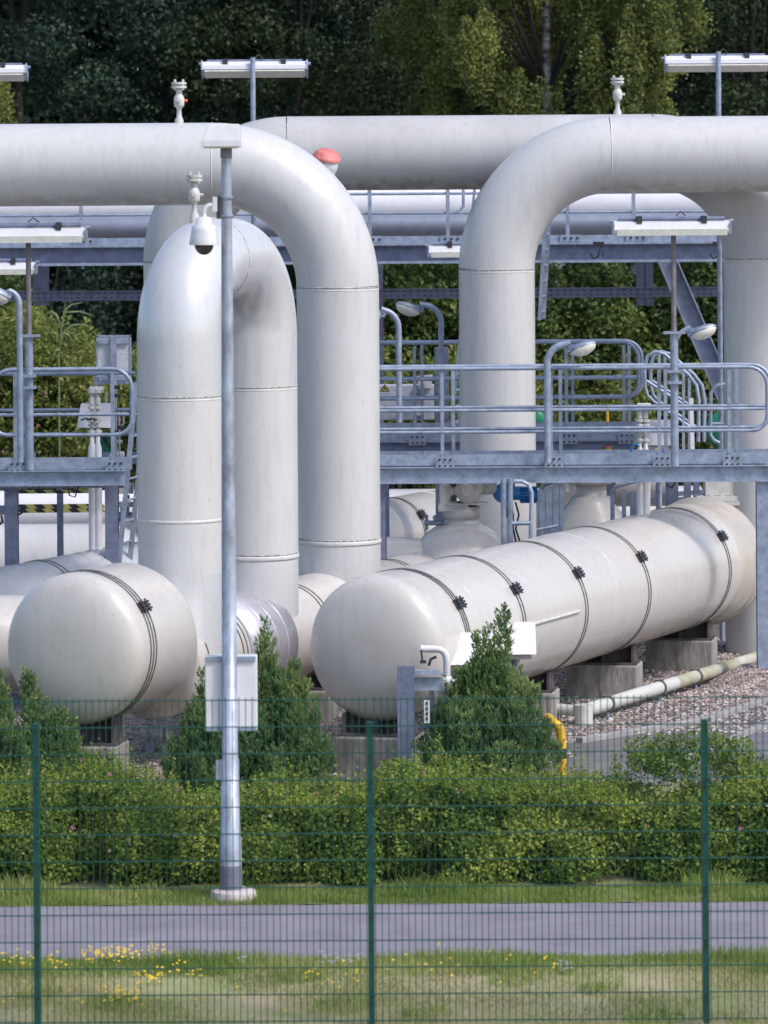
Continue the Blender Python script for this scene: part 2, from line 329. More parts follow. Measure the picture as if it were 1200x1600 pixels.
# red cap on a short stub between the loops
p = P(508, 262, 131); t = thing('capped_nozzle', p, 'white nozzle with a faded red cover behind the left pipe bend', 'nozzle')
ax = Vector((.15, -.25, 1)).normalized()
MB().lathe(p, ax, [(-.35, .13), (-.05, .13), (0, .15), (.12, .15), (.14, .13)], 24).build('nozzle', WHITE, t)
MB().lathe(p+ax*.1, ax, [(0, .165), (.04, .17), (.045, .155), (.085, .145), (.12, .09), (.13, 0)], 24).build('cover', RED, t)

# header A: large capped vessel, then the smaller run it feeds
dA = Vector((.383, .924, 0)).normalized(); oA = P(122, 1013, 160); RA = .742
def dome(r, depth, n=22): return [(-depth*max(0, math.sin(a))**.80, r*max(0, math.cos(a))**.80) for a in np.linspace(PI/2, 0, n)]
def clamp(c, ax, r, phi, parent, side):
    """bolted lug where the two ends of a strap meet"""
    n = side*math.sin(phi)+Z*math.cos(phi); tg = n.cross(ax)
    b = MB(); q = c+n*(r+.015); b.bar(q-ax*.08, q+ax*.08, .10, .03, up=n)
    for k in (-1, 1):
        b.bar(q+ax*k*.045-tg*.05, q+ax*k*.045+tg*.05, .02, .06, up=n); b.cyl(q+n*.03+ax*k*.045-tg*.07, tg, .012, .14, 8)
    for k in (-1, 0, 1): b.cyl(q+n*.035+tg*k*.035-ax*.08, ax, .013, .16, 8)
    b.build('clamp', BOLT, parent)
sideA = Vector((dA.y, -dA.x, 0))
def strap(o, ax, t_, r, parent, phi=R_(57), gap=.05, lug=True, three=False):
    c = o+ax*t_; side = Vector((ax.y, -ax.x, 0)); b = MB()
    for k in ((-1, 0, 1) if three else (-1, 1)): b.lathe(c+ax*(k*gap-.010), ax, [(0, r-.004), (0, r+.009), (.015, r+.009), (.015, r-.004)], 64, sm=False)
    s_ = b.build('strap', BAND, parent)
    if lug: clamp(c, ax, r, phi, s_, side)
tA = thing('pipe_vessel', (oA.x, oA.y, GZ), 'big capped cream vessel at the left behind the lamp mast, feeding the first risers', 'vessel')
MB().lathe(oA, dA, dome(RA, .30), 72).build('end_cap', PIPE2, tA)
MB().lathe(oA, dA, [(0, RA), (1.05, RA), (1.12, RA-.02)], 72).build('shell', PIPE2, tA)
dz = Vector((0, 0, 1.42-oA.z)); oR = Vector((oA.x, oA.y, 1.42)); RR = .53
# eccentric reducer
mb = MB(); n = 64; vs = []
for i in range(9):
    f_ = i/8; g = f_*f_*(3-2*f_); c = (oA+dA*(1.12+.55*f_)).lerp(oR+dA*(1.12+.55*f_), g); r = RA-.02+(RR-RA+.02)*g
    vs += [c+(sideA*math.cos(2*PI*k/n)+Z*math.sin(2*PI*k/n))*r for k in range(n)]
mb.add(vs, [(i*n+k, i*n+(k+1) % n, (i+1)*n+(k+1) % n, (i+1)*n+k) for i in range(8) for k in range(n)], 0, True).build('reducer', PIPE2, tA)
MB().lathe(oR, dA, [(1.67, RR), (2.9, RR)], 64).build('run', PIPE2, tA)
MB().lathe(oR, dA, [(2.9, RR+.0), (2.9, RR+.035), (4.05, RR+.035), (4.05, RR)], 64).build('cladding_sleeve', CLAD, tA)
for q in (3.08, 3.30, 3.55, 3.80): ring(oR+dA*q, dA, RR+.035, .018, CLAD, tA, 'cladding_joint')
MB().lathe(oR, dA, [(4.05, RR), (5.5, RR), (5.62, RR+.035), (7.1, RR+.035), (7.25, RR), (10.1, RR)], 64).build('run', PIPE2, tA)
strap(oA, dA, .16, RA, tA, three=True, gap=.06); strap(oR, dA, 1.95, RR, tA, phi=R_(125)); strap(oR, dA, 2.35, RR, tA, phi=R_(125), lug=False)
strap(oR, dA, 2.78, RR, tA, lug=False); strap(oR, dA, 5.0, RR, tA, lug=False); strap(oR, dA, 7.9, RR, tA, lug=False)

# U loop standing on that run
def u_loop():
    a = P(282, 700, 152); b = P(401, 700, 145); r = .442
    top = P(300, 341, 152).z-r; d = (b-a); d.z = 0; L = d.length; d.normalize(); rc = L/2*.80
    t = thing('pipe_loop', (a.x, a.y, 1.5), 'glossy narrow inverted U pipe standing upright behind the lamp mast', 'pipe')
    zs = P(282, 618, 152).z; a0 = Vector((a.x, a.y, 1.42)); b0 = Vector((b.x, b.y, 1.42)); e = top-rc
    MB().tube([Vector((a.x, a.y, 2.33)), Vector((a.x, a.y, zs))], r, 64).build('riser', PIPE, t)
    # flared foot where the riser joins the run
    mb = MB(); n = 64; vs = []
    for i in range(9):
        f_ = i/8; z = 2.35-1.2*f_; g = f_**2.0; vs += [Vector((a.x, a.y, z))+dA*math.cos(2*PI*k/n)*(r+.34*g)+sideA*math.sin(2*PI*k/n)*(r+.045*g) for k in range(n)]
    mb.add(vs, [(i*n+k, i*n+(k+1) % n, (i+1)*n+(k+1) % n, (i+1)*n+k) for i in range(8) for k in range(n)], 0, True).build('tee_flare', GLOSS, t)
    path = [Vector((a.x, a.y, zs))]+arc(Vector((a.x, a.y, e))+d*rc, -d, Z, rc, 0, PI/2, 18)+[Vector((a.x, a.y, top))+d*(L/2)]
    MB().tube(path, r, 64).build('elbow', GLOSS, t)
    path = [Vector((a.x, a.y, top))+d*(L/2)]+arc(Vector((b.x, b.y, e))-d*rc, d, Z, rc, PI/2, 0, 18)+[Vector((b.x, b.y, zs))]
    MB().tube(path, r, 64).build('elbow', GLOSS, t)
    MB().tube([b0, Vector((b.x, b.y, zs))], r, 64).build('riser', PIPE, t)
    for c in (a, b): ring(Vector((c.x, c.y, zs)), Z, r, .018, SEAM, t); ring(Vector((c.x, c.y, zs-.03)), Z, r-.002, .02, COLLAR, t, 'collar')
    ring(Vector((a.x, a.y, P(282, 811, 152).z)), Z, r, .035, COLLAR, t, 'collar')
    zz = P(401, 868, 145).z; ring(Vector((b.x, b.y, zz+.035)), Z, r, .022, SEAM, t); ring(Vector((b.x, b.y, zz)), Z, r+.004, .05, COLLAR, t, 'collar')
    ring(Vector((a.x, a.y, top))+d*rc, d, r, .014, SEAM, t)
    v = Vector((P(304, 340, 150).x, a.y+.5, top+r-.01)); vent_valve(v, t)
u_loop()

# header B, right
dB = Vector((.4115, .911, 0)).normalized(); oB = P(592, 1012, 155.5); RB = .735
tB = thing('pipe_vessel', (oB.x, oB.y, GZ), 'long capped cream vessel with five strap bands running back to the right column', 'vessel')
MB().lathe(oB, dB, dome(RB, .30), 72).build('end_cap', PIPE2, tB)
LB = 9.0
MB().lathe(oB, dB, [(0, RB), (LB, RB)], 72).build('shell', PIPE2, tB)
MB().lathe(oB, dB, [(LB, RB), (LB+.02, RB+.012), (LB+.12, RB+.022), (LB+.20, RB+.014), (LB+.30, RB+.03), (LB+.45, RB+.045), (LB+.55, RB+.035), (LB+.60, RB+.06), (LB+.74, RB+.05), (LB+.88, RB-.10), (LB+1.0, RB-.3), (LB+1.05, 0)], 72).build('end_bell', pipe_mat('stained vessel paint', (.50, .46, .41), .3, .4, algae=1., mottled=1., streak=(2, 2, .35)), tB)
def tfor(xc, o, d):
    lo, hi = 0, 12
    for _ in range(40):
        m_ = (lo+hi)/2; p = o+d*m_
        if 600+FPX*p.x/p.y < xc: lo = m_
        else: hi = m_
    return lo
for i, lx in enumerate((712, 798, 895, 995, 1121)):
    strap(oB, dB, tfor(lx-(88, 83, 80, 78, 74)[i], oB, dB), RB, tB, three=(i == 0), gap=.05 if i == 0 else .035)
ring(oB+dB*1.0, dB, RB, .010, PIPE2, tB); ring(oB+dB*4.95, dB, RB, .010, PIPE2, tB)
sB = Vector((dB.y, -dB.x, 0)); nn = (sB*math.sin(R_(88))+Z*math.cos(R_(88)))
b = MB(); b.tube([oB+dB*1.5+nn*(RB+.01), oB+dB*3.62+nn*(RB+.01)], .018, 10); b.build('side_conduit', OFFW, tB)

# valve line seen under the platform
p = P(722, 903, 130.5); t = thing('pipeline_valve', (p.x, p.y, GZ), 'round bodied valve with grey gearbox and blue motor under the platform', 'valve')
MB().ell(p, (.66, .66, .70), 48).build('body', PIPE2, t)
MB().lathe(p, -X, [(-.9, .40), (.2, .45), (.9, .5)], 40).build('body_joint', PIPE2, t)
nz_ = p+Z*.64
MB().lathe(nz_, Z, [(0, .23), (.05, .20), (.08, .18), (.08, .22), (.22, .22), (.22, .19)], 32).build('neck', OFFW, t)
nz_ = nz_-Z*.17
g = MB(); g.box(nz_+Vector((-.10, 0, .385)), (.36, .40, .08)); g.box(nz_+Vector((.06, 0, .43)), (.50, .44, .02)); g.box(nz_+Vector((-.16, -.02, .56)), (.20, .34, .28)); g.cyl(nz_+Vector((.08, -.22, .60)), Y, .165, .40, 32); g.cyl(nz_+Vector((.08, -.26, .60)), Y, .13, .05, 24); g.cyl(nz_+Vector((.06, -.32, .60)), Y, .075, .07, 24); g.cyl(nz_+Vector((.22, -.05, .62)), X, .09, .2, 20)
g.build('gearbox', OFFW, t, bevel=.008)
for q in ((-.10, .67), (-.10, .50)): b = MB(); b.cyl(nz_+Vector((q[0], -.24, q[1])), Y, .04, .07, 12); b.build('vent_plug', BOLT, t)
m_ = MB(); c = nz_+Vector((.50, -.05, .545)); m_.ell(c, (.13, .12, .12), 20); m_.cyl(c, X, .085, .2, 20); m_.cyl(c+Vector((.05, 0, .08)), Z, .09, .10, 18)
mo = m_.build('motor', BLUE, t)
f = MB()
for k in range(16):
    a = 2*PI*k/16; cc = c+Vector((.30, math.cos(a)*.085, -.02+math.sin(a)*.085)); f.bar(cc-X*.10, cc+X*.10, .01, .03, up=(0, math.cos(a), math.sin(a)))
f.cyl(c+Vector((.19, 0, -.02)), X, .078, .22, 18); f.build('cooling_fins', BLUE, mo)
w_ = MB()
for k in range(3): w_.tube([c+Vector((.02+k*.06, -.1, -.1)), c+Vector((.04+k*.07, -.1, -.25)), c+Vector((.08+k*.03, -.08, -.42)), c+Vector((.1+k*.05, -.05, -.6))], .012, 6)
w_.build('cables', BLK, t)
u = MB(); u.box(nz_+Vector((-.02, -.46, -.17)), (.055, .16, .12)); u.build('lifting_eye', OFFW, t)
u = MB(); u.cyl(nz_+Vector((-.45, -.1, .20)), X, .03, .24, 10); u.cyl(nz_+Vector((-.32, -.14, .26)), Y, .03, .08, 10); u.cyl(nz_+Vector((-.42, -.1, .12)), Z, .02, .18, 8); u.build('drain_plug', GALVD, t)

p = P(924, 880, 122); t = thing('pipeline_valve', (p.x, p.y, GZ), 'second pale valve with a wide shoulder behind the long vessel', 'valve')
MB().lathe(p, Z, [(-.5, .74), (.0, .74), (.35, .60), (.62, .42), (.80, .27), (.86, .24), (.86, .20), (1.02, .20), (1.02, .27), (1.07, .27), (1.07, .0)], 48).build('body', PIPE2, t)
g = MB(); g.box(p+Vector((.0, -.1, 1.12)), (.55, .4, .08)); g.cyl(p+Vector((-.5, -.15, 1.02)), X, .025, .3, 8); g.cyl(p+Vector((-.32, -.2, .93)), Z, .04, .16, 10); g.build('gearbox', OFFW, t, bevel=.008)
be = MB(); be.cyl(p+Vector((.2, 0, 1.28)), Z, .06, .15, 16); be.build('beacon_stem', YEL, t)
p = P(1140, 870, 124); t = thing('pipeline_valve', (p.x, p.y, GZ), 'flat topped valve with flanged cover plates beside the right column', 'valve')
MB().lathe(p, Z, [(-.4, .6), (.2, .52), (.42, .3), (.5, .26), (.5, .2), (.62, .2)], 40).build('body', PIPE2, t)
g = MB(); g.box(p+Vector((-.06, -.1, .70)), (.78, .5, .05)); g.box(p+Vector((-.06, -.1, .76)), (.74, .46, .06)); g.box(p+Vector((-.02, -.1, .88)), (.60, .36, .17)); g.cyl(p+Vector((.28, -.34, .92)), Y, .10, .1, 24)
for k in range(6): g.cyl(p+Vector((-.38+.13*k, -.30, .60)), Z, .022, .2, 8)
g.build('cover_plate', OFFW, t, bevel=.006)
# third line behind, left of the valve
dC = dB; oC = P(560, 846, 117); t = thing('yard_pipe', (oC.x, oC.y, GZ), 'thick banded pipe end visible between the left riser and the valve gearbox', 'pipe')
MB().lathe(oC, dC, [(-1.5, .50), (2.2, .50), (2.3, .49), (2.6, .49), (2.75, .44), (2.9, .30)], 56).build('run', PIPE2, t)
strap(oC, dC, 1.1, .50, t, gap=.03); ring(oC+dC*.4, dC, .5, .03, COLLAR, t); ring(oC+dC*2.25, dC, .5, .05, COLLAR, t)
o_ = P(700, 812, 110); t = thing('yard_pipe', (o_.x, o_.y, GZ), 'pale level pipe running behind the valve gearboxes', 'pipe')
MB().tube([o_-X*3, o_+X*1.3, o_+X*3.6+Y*.3], .44, 40).build('run', PIPE, t); ring(o_+X*.9, X, .44, .03, COLLAR, t); ring(o_+X*2.2, X, .44, .03, COLLAR, t)
o_ = P(868, 812, 118); t = thing('yard_pipe', (o_.x, o_.y, GZ), 'cream stained pipe bend standing right of the blue motor', 'pipe')
MB().tube([o_+Z*-.9]+arc(o_+X*.5, -X, Z, .5, 0, PI/2, 12)+[o_+X*1.6+Z*.5], .33, 40).build('bend', PIPE2, t)
# left background pipes
o_ = P(90, 876, 124); t = thing('yard_pipe', (o_.x, o_.y, GZ), 'wide white pipe lying level below the left platform', 'pipe')
MB().tube([o_-X*2.2, o_+X*.55], .465, 56, False).build('run', PIPE, t); MB().lathe(o_+X*.55, X, [(-.02, .465), (.1, .465), (.28, .43), (.45, .36), (.55, .24), (.6, 0)], 56).build('end_cap', PIPE, t)
ring(o_+X*.55, X, .465, .02, COLLAR, t)
oE = P(-60, 972, 146); dE = Vector((.40, .917, 0)).normalized(); t = thing('yard_pipe', (oE.x, oE.y, GZ), 'metal clad pipe slanting back behind the left capped vessel', 'pipe')
MB().lathe(oE, dE, [(-1, .50), (5.2, .50)], 64).build('run', GLOSS, t); strap(oE, dE, 1.75, .50, t, lug=False); ring(oE+dE*1.1, dE, .5, .012, CLAD, t)
for q in (2.2, 2.5, 2.8, 3.1): ring(oE+dE*q, dE, .5, .010, CLAD, t, 'cladding_joint')
oF = P(-60, 1006, 151); t = thing('yard_pipe', (oF.x, oF.y, GZ), 'short stub of pipe cut by the left edge behind the capped vessel', 'pipe')
MB().lathe(oF, X, [(-1, .50), (.75, .50), (.9, .42), (.98, 0)], 56).build('run', PIPE2, t)
o_ = P(60, 800, 112); t = thing('yard_pipe', (o_.x, o_.y, GZ), 'white pipe seen through the striped barriers under the left platform', 'pipe')
MB().tube([o_-X*2.5, o_+X*2.2], .30, 40).build('run', WHITE, t)

# ------------------------------------------------------------------ plinths and saddles
def plinth(p0, top, wd, dp, ang, label, saddle_top=None, sw=.9, zb=None):
    t = thing('concrete_plinth', (p0.x, p0.y, GZ), label, 'plinth', 'concrete plinths under the pipes')
    M = Matrix.Rotation(ang, 3, 'Z'); b = MB(); b.box((p0.x, p0.y, (GZ-.05+top)/2), (wd, dp, top-GZ+.05), M=M); b.build('block', CONC, t, bevel=.02)
    if saddle_top:
        b = MB(); h = saddle_top-top; c = Vector((p0.x, p0.y, top))
        b.box(c+Z*.012, (wd*.96, dp*.8, .024), M=M); b.box(c+Z*(h/2+.012), (wd*.88, .03, h), M=M)
        for k in (-1, 0, 1): b.box(c+M@Vector((k*wd*.42, 0, h/2+.012)), (.03, dp*.62, h), M=M)
        b.build('saddle', SADL, t)
    return t
angB = -math.atan2(dB.x, dB.y); angA = -math.atan2(dA.x, dA.y)
for q, lab in ((.02, 'concrete plinth below the rounded end of the long right vessel'), (3.7, 'square concrete plinth with steel saddle under the middle of the long vessel'), (6.3, 'water stained concrete plinth under the long vessel, nearer the column'), (8.9, 'shaded concrete plinth under the belled far end of the long vessel')):
    c = oB+dB*q; plinth(c, GZ+.37, .82, .55, angB*.45, lab, c.z-RB+.07)
for q, z_, lab in ((.15, oA.z-RA, 'concrete plinth below the left capped vessel'), (3.3, 1.42-RR, 'concrete plinth carrying the run behind the lamp mast'), (5.4, 1.42-RR, 'concrete plinth between the two vessels'), (8.1, 1.42-RR, 'concrete plinth hidden partly behind the long vessel cap')):
    c = oA+dA*q; plinth(c, GZ+(.44 if q < 1 else .34), .75, .55, angA*.45, lab, z_+.07)
c = P(1150, 1000, 120); plinth(Vector((c.x, c.y, 0)), GZ+.95, 1.6, .5, 0, 'tall concrete wall block in the shade behind the right column')

# ground pipe, right
t = thing('drain_pipe', (*gpt(912, 1140), GZ), 'thin mossy pipe on short legs slanting over the gravel', 'pipe')
a = P(912, 1111, 143.5); b_ = P(1240, 1010, 125.5)
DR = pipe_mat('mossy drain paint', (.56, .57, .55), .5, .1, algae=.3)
MOSS = mat('moss film', (.50, .50, .46), .7, 0, .3, 3, col2=(.27, .27, .15))
MB().tube([a, a.lerp(b_, .40)], .075, 24).build('run', DR, t); MB().tube([a.lerp(b_, .40), b_], .075, 24).build('run', MOSS, t)
MB().tube([a+Vector((-.42, .3, 0)), a+Vector((-.08, .03, 0)), a], .06, 20).build('branch', DR, t)
MB().tube([a+Vector((0, 0, .07)), Vector((a.x, a.y, GZ))], .10, 24).build('standpipe', OFFW, t)
d = (b_-a).normalized()
for q in (.10, .33, .50, .86):
    c = a.lerp(b_, q); b = MB(); b.lathe(c-d*.02, d, [(0, .07), (0, .09), (.04, .09), (.04, .07)], 20, sm=False); b.cyl(c+Z*.09-X*.05, X, .01, .10, 6); b.build('clip', BAND, t)
    b = MB(); b.tube([c-Z*.05, Vector((c.x, c.y, GZ))], .022, 10); b.build('leg', GALV, t)
o_ = P(1100, 1012, 122); t = thing('drain_pipe', (o_.x, o_.y, GZ), 'grey level pipe low behind the vessel beside the right column', 'pipe')
MB().tube([o_-X*.9, o_+X*2], .085, 24).build('run', GREYP, t); b = MB()
for q in (-.5, .5, 1.2): b.tube([o_+X*q, Vector((o_.x+q, o_.y, GZ))], .03, 10)
b.build('leg', GALV, t)

# ------------------------------------------------------------------ platforms with railings
def d_rail(yy, x0, x1, zt, zl, end0, end1, r=.22, tr=.024):
    """top rail and lower rail closed by rounded ends"""
    path = []
    if end1:
        top = [Vector((x1-r, yy, zt))]+arc((x1-r, yy, zt-r), X, Z, r, PI/2, 0, 7)[1:]+arc((x1-r, yy, zl+r*.8), X, -Z, r*.8, 0, PI/2, 7)
        top[-7:] = arc((x1-r*.8, yy, zl+r*.8), X, -Z, r*.8, 0, PI/2, 7)
    else: top = [Vector((x1, yy, zt))]
    left = [Vector((x0, yy, zt))]
    if end0: left = arc((x0+r*.8, yy, zl+r*.8), -X, -Z, r*.8, PI/2, 0, 7)+arc((x0+r, yy, zt-r), -X, Z, r, 0, PI/2, 7)
    m = MB()
    m.tube(left+top, tr, 12)
    m.tube([(x0+(r*.8 if end0 else 0), yy, zl), (x1-(r*.8 if end1 else 0), yy, zl)], tr*.85, 10)
    return m
def railing(par, yy, x0, x1, deck, hts, posts, toe=.13, end0=False, end1=False, face=-1, toe_on=True):
    zt, zm, zl = [deck+h for h in hts]
    d_rail(yy, x0, x1, zt, zl, end0, end1).build('handrail', GALV, par)
    MB().tube([(x0+.03, yy, zm), (x1-.03, yy, zm)], .020, 10).build('mid_rail', GALV, par)
    for x in posts:
        b = MB(); b.box((x, yy, deck+hts[0]/2-.03), (.042, .03, hts[0]-.02)); b.build('post', GALV, par)
        b = MB(); b.box((x+.03, yy+face*.046, deck+.035), (.22, .012, .14))
        for i in (-1, 0, 1):
            for j in (-1, 1): b.cyl((x+.03+i*.065, yy+face*.05, deck+.035+j*.038), Y*face, .014, .022, 8, mi=1)
        b.build('bracket', [GALV, BOLT], par)
    if toe_on: b = MB(); b.box(((x0+x1)/2, yy, deck+toe/2-.0), (x1-x0, .008, toe)); b.build('toe_board', GALV, par)
def ibeam(a, b, h, wd, up=Z):
    a, b = Vector(a), Vector(b); m = MB(); m.bar(a, b, .012, h, up); m.bar(a+Vector(up)*(h/2), b+Vector(up)*(h/2), wd, .014, up); m.bar(a-Vector(up)*(h/2), b-Vector(up)*(h/2), wd, .014, up); return m
def hcol(x, y, z0, z1, wd=.14):
    m = MB(); m.box((x, y-wd/2, (z0+z1)/2), (wd, .012, z1-z0)); m.box((x, y+wd/2, (z0+z1)/2), (wd, .012, z1-z0)); m.box((x, y, (z0+z1)/2), (.010, wd-.014, z1-z0)); return m
def grating(par, x0, x1, y0, y1, z):
    b = MB()
    for i in range(int((y1-y0)/.06)): b.box(((x0+x1)/2, y0+.03+i*.06, z-.02), (x1-x0, .006, .035))
    for i in range(int((x1-x0)/.12)): b.box((x0+.06+i*.12, (y0+y1)/2, z-.02), (.006, y1-y0, .03))
    b.build('grating', GALV, par)
# right front
sF = 133; yF = FPX/sF; dk = P(900, 726, sF).z; X0, X1 = P(590, 720, sF).x, P(1212, 720, sF).x
tp = thing('service_platform', (X0, yF, GZ), 'front galvanised platform with long railing crossing before the right risers', 'platform')
px = lambda x, y=650: P(x, y, sF).x
railing(tp, yF, px(560), px(1199), dk, (1.135, .645, .39), [px(691), px(861), px(1030), px(1166)-.2], end1=True, face=-1)
railing(tp, yF+.62, px(560), px(1212), dk, (1.135, .645, .39), [px(707)+.02, px(877)+.02, px(1042)+.03, px(1172)-.1], end1=True, face=1)
# channel beam under the toe board
b = MB(); zb = dk-.11; b.box(((X0+X1)/2, yF-.03, zb), (X1-X0, .012, .17)); b.box(((X0+X1)/2, yF-.06, zb+.09), (X1-X0, .075, .012)); b.box(((X0+X1)/2, yF-.06, zb-.09), (X1-X0, .075, .012)); b.build('edge_beam', GALV, tp)
b = MB(); b.box(((X0+X1)/2, yF+.65, zb), (X1-X0, .012, .17)); b.build('edge_beam', GALV, tp); grating(tp, X0, X1, yF, yF+.64, dk)
xc = px(1193, 900); ibc = hcol(xc, yF+.06, P(1193, 1052, sF).z, zb-.1, .15); ibc.build('column', GALV, tp)
b = MB(); b.box((xc, yF+.06, P(1193, 1052, sF).z+.01), (.26, .26, .02)); b.build('base_plate', GALVD, tp)
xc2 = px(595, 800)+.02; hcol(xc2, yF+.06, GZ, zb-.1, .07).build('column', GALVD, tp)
b = MB(); b.lathe((xc, yF+.06, GZ-.02), Z, [(0, .8), (.12, .5), (.24, .28), (P(1193, 1052, sF).z-GZ+.02, .17), (P(1193, 1052, sF).z-GZ+.02, 0)], 24)
o = b.build('gravel_mound', GRAV, org=(xc, yF+.06, GZ)); tag(o, 'small heap of gravel at the foot of the right steel column', 'gravel mound')
# right rear
sR = 121; yR = FPX/sR; dk2 = P(800, 690, sR).z; pr = lambda x, y=620: P(x, y, sR).x
tp = thing('service_platform', (pr(592), yR, GZ), 'rear galvanised platform behind the middle riser with rounded rail end', 'platform')
railing(tp, yR, pr(540), pr(998), dk2, (1.28, .81, .56), [pr(648), pr(885), pr(975)], end1=True, toe=.25)
railing(tp, yR+.35, pr(540), pr(1006), dk2, (1.28, .81, .56), [pr(660), pr(897), pr(986)], end1=True, toe_on=False, face=1)
b = MB(); xm = (pr(540)+pr(990))/2; L_ = pr(990)-pr(540); b.box((xm, yR+.02, dk2-.03), (L_, .012, .22)); b.box((xm, yR-.02, dk2-.14), (L_, .08, .012)); b.box((xm, yR-.02, dk2-.0), (L_, .05, .012)); b.build('edge_beam', GALVD, tp)
grating(tp, pr(540), pr(990), yR+.04, yR+.4, dk2)
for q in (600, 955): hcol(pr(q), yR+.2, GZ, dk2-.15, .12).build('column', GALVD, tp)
# left
sL = 139; yL = FPX/sL; dk3 = P(100, 734, sL).z; pl = lambda x, y=650: P(x, y, sL).x
tp = thing('service_platform', (pl(-60), yL, GZ), 'left galvanised platform with railing ending beside the glossy riser', 'platform')
railing(tp, yL, pl(-12), pl(206), dk3, (1.13, .62, .39), [pl(24), pl(176)], toe=.14, end0=True, end1=True)
railing(tp, yL+1.3, pl(-60), pl(200), dk3, (1.02, .60, .32), [pl(5)+.1, pl(109)+.2, pl(197)+.05], toe=.14, end1=False, toe_on=False, face=1)
b = MB(); xa, xb = pl(-60), pl(196, 740); b.box(((xa+xb)/2, yL-.03, dk3-.09), (xb-xa, .012, .15)); b.box(((xa+xb)/2, yL-.06, dk3-.01), (xb-xa, .07, .012)); b.box(((xa+xb)/2, yL-.06, dk3-.17), (xb-xa, .07, .012)); b.build('edge_beam', GALV, tp)
b = MB(); b.box(((xa+xb)/2, yL+.5, dk3-.20), (xb-xa, .012, .09)); b.build('cross_beam', GALVD, tp)
grating(tp, xa, xb, yL, yL+1.25, dk3)
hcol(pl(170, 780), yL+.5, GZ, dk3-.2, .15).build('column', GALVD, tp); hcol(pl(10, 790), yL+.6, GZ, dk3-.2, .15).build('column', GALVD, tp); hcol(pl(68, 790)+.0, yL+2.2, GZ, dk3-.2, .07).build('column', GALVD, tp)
b = MB(); b.tube([pl(100)*X+Vector((0, yL+.42, dk3-.2)), pl(103)*X+Vector((0, yL+.40, dk3-.32)), pl(112)*X+Vector((0, yL+.40, dk3-.34)), pl(118)*X+Vector((0, yL+.42, dk3-.2))], .009, 6); b.tube([pl(45)*X+Vector((0, yL+.42, dk3-.2)), pl(50)*X+Vector((0, yL+.40, dk3-.28)), pl(57)*X+Vector((0, yL+.42, dk3-.2))], .009, 6); b.build('cable', BLK, tp)
# ladder leaning against the left platform
def stringer_stair(name, a, b, wdv, label, cat, treads=10, tk=.03, dp=.11):
    t = thing(name, b, label, cat); a, b = Vector(a), Vector(b); wdv = Vector(wdv)
    for k in (0, 1): MB().bar(a+wdv*k, b+wdv*k, tk, dp, up=Y).build('stringer', GALV, t)
    for i in range(treads):
        c = a.lerp(b, (i+.5)/treads); m = MB(); m.tube([c+Y*-.0, c+wdv], .015, 8); m.build('rung', GALV, t)
    return t
stringer_stair('ladder', P(213, 598, 137.5), P(184, 900, 137.5), (.10, .40, 0), 'steep galvanised ladder leaning beside the glossy riser', 'ladder', 9, .055, .06)
stringer_stair('ladder', P(742, 290, 118), P(702, 700, 118), (.10, .45, 0), 'long inclined ladder left of the middle riser up to the pipe bridge', 'ladder', 16, .035, .05)
stringer_stair('ladder', P(853, 330, 119), P(843, 500, 119), (.07, .4, 0), 'short upright ladder right of the middle riser', 'ladder', 7, .05, .05)
# stair handrails beside the lamp pole
t = thing('stair_handrail', P(1060, 700, 127), 'curved stair handrails sloping down right behind the lamp pole', 'handrail')
for k, (dx, sg) in enumerate(((0, 127), (9, 125.5))):
    q = [(1008, 600), (1007, 575), (1012, 556), (1024, 549), (1038, 553), (1075, 585), (1088, 602), (1092, 625), (1091, 690)]
    pts = [P(x+dx, y, sg) for x, y in q]; MB().tube(pts, .024, 10).build('handrail', GALV, t)
    q = [(1007, 600), (1012, 618), (1022, 628), (1080, 668)]; MB().tube([P(x+dx, y, sg) for x, y in q], .02, 10).build('lower_rail', GALV, t)
    MB().tube([P(x+dx, y, sg) for x, y in [(1010, 595), (1080, 640)]], .02, 10).build('lower_rail', GALV, t)
    for xx, y0_ in ((1030, 552), (1068, 580)): b = MB(); b.bar(P(xx+dx, y0_, sg), P(xx+dx, 705, sg), .035, .035, up=Y); b.build('post', GALV, t)
b = MB(); b.bar(P(1080, 622, 126), P(1082, 706, 126), .05, .05, up=Y); b.build('post', WHITE, t)
t = thing('stair_handrail', P(1122, 700, 128), 'small looped handrail beside the green disc and right riser', 'handrail')
MB().tube([P(x, y, 128.5) for x, y in [(1133, 600), (1120, 602), (1111, 612), (1110, 680), (1116, 688), (1124, 692)]], .022, 10).build('handrail', GALV, t)
MB().tube([P(1110, 662, 128.5), P(1131, 662, 128.5)], .018, 8).build('lower_rail', GALV, t)
# low frames seen under the platform
def frame(name, pts_list, s, label, cat, rr=.028, mat_=GALV):
    t = thing(name, P(*pts_list[0][0], s), label, cat)
    for pl_ in pts_list: MB().tube([P(x, y, s) for x, y in pl_], rr, 10).build('rail', mat_, t)
    return t
frame('guard_rail', [[(787, 865), (787, 748)], [(797, 862), (797, 748)]], 134, 'pair of upright steel bars right of the valve gearbox', 'guard rail', .034)
frame('guard_rail', [[(829, 850), (831, 770), (826, 757), (815, 752), (803, 752)], [(800, 818), (830, 817)]], 134.5, 'bent tube handle in front of the blue motor', 'guard rail', .026)
t = thing('steel_stand', P(860, 850, 132), 'stepped galvanised frame right of the blue motor', 'frame')
for x0, x1, yt in ((843, 852, 768), (852, 862, 762), (864, 873, 754), (874, 880, 752)): b = MB(); b.bar(P((x0+x1)/2, yt, 132), P((x0+x1)/2, 870, 132), (x1-x0)/132*.95, .1, up=Y); b.build('upright', GALV, t)
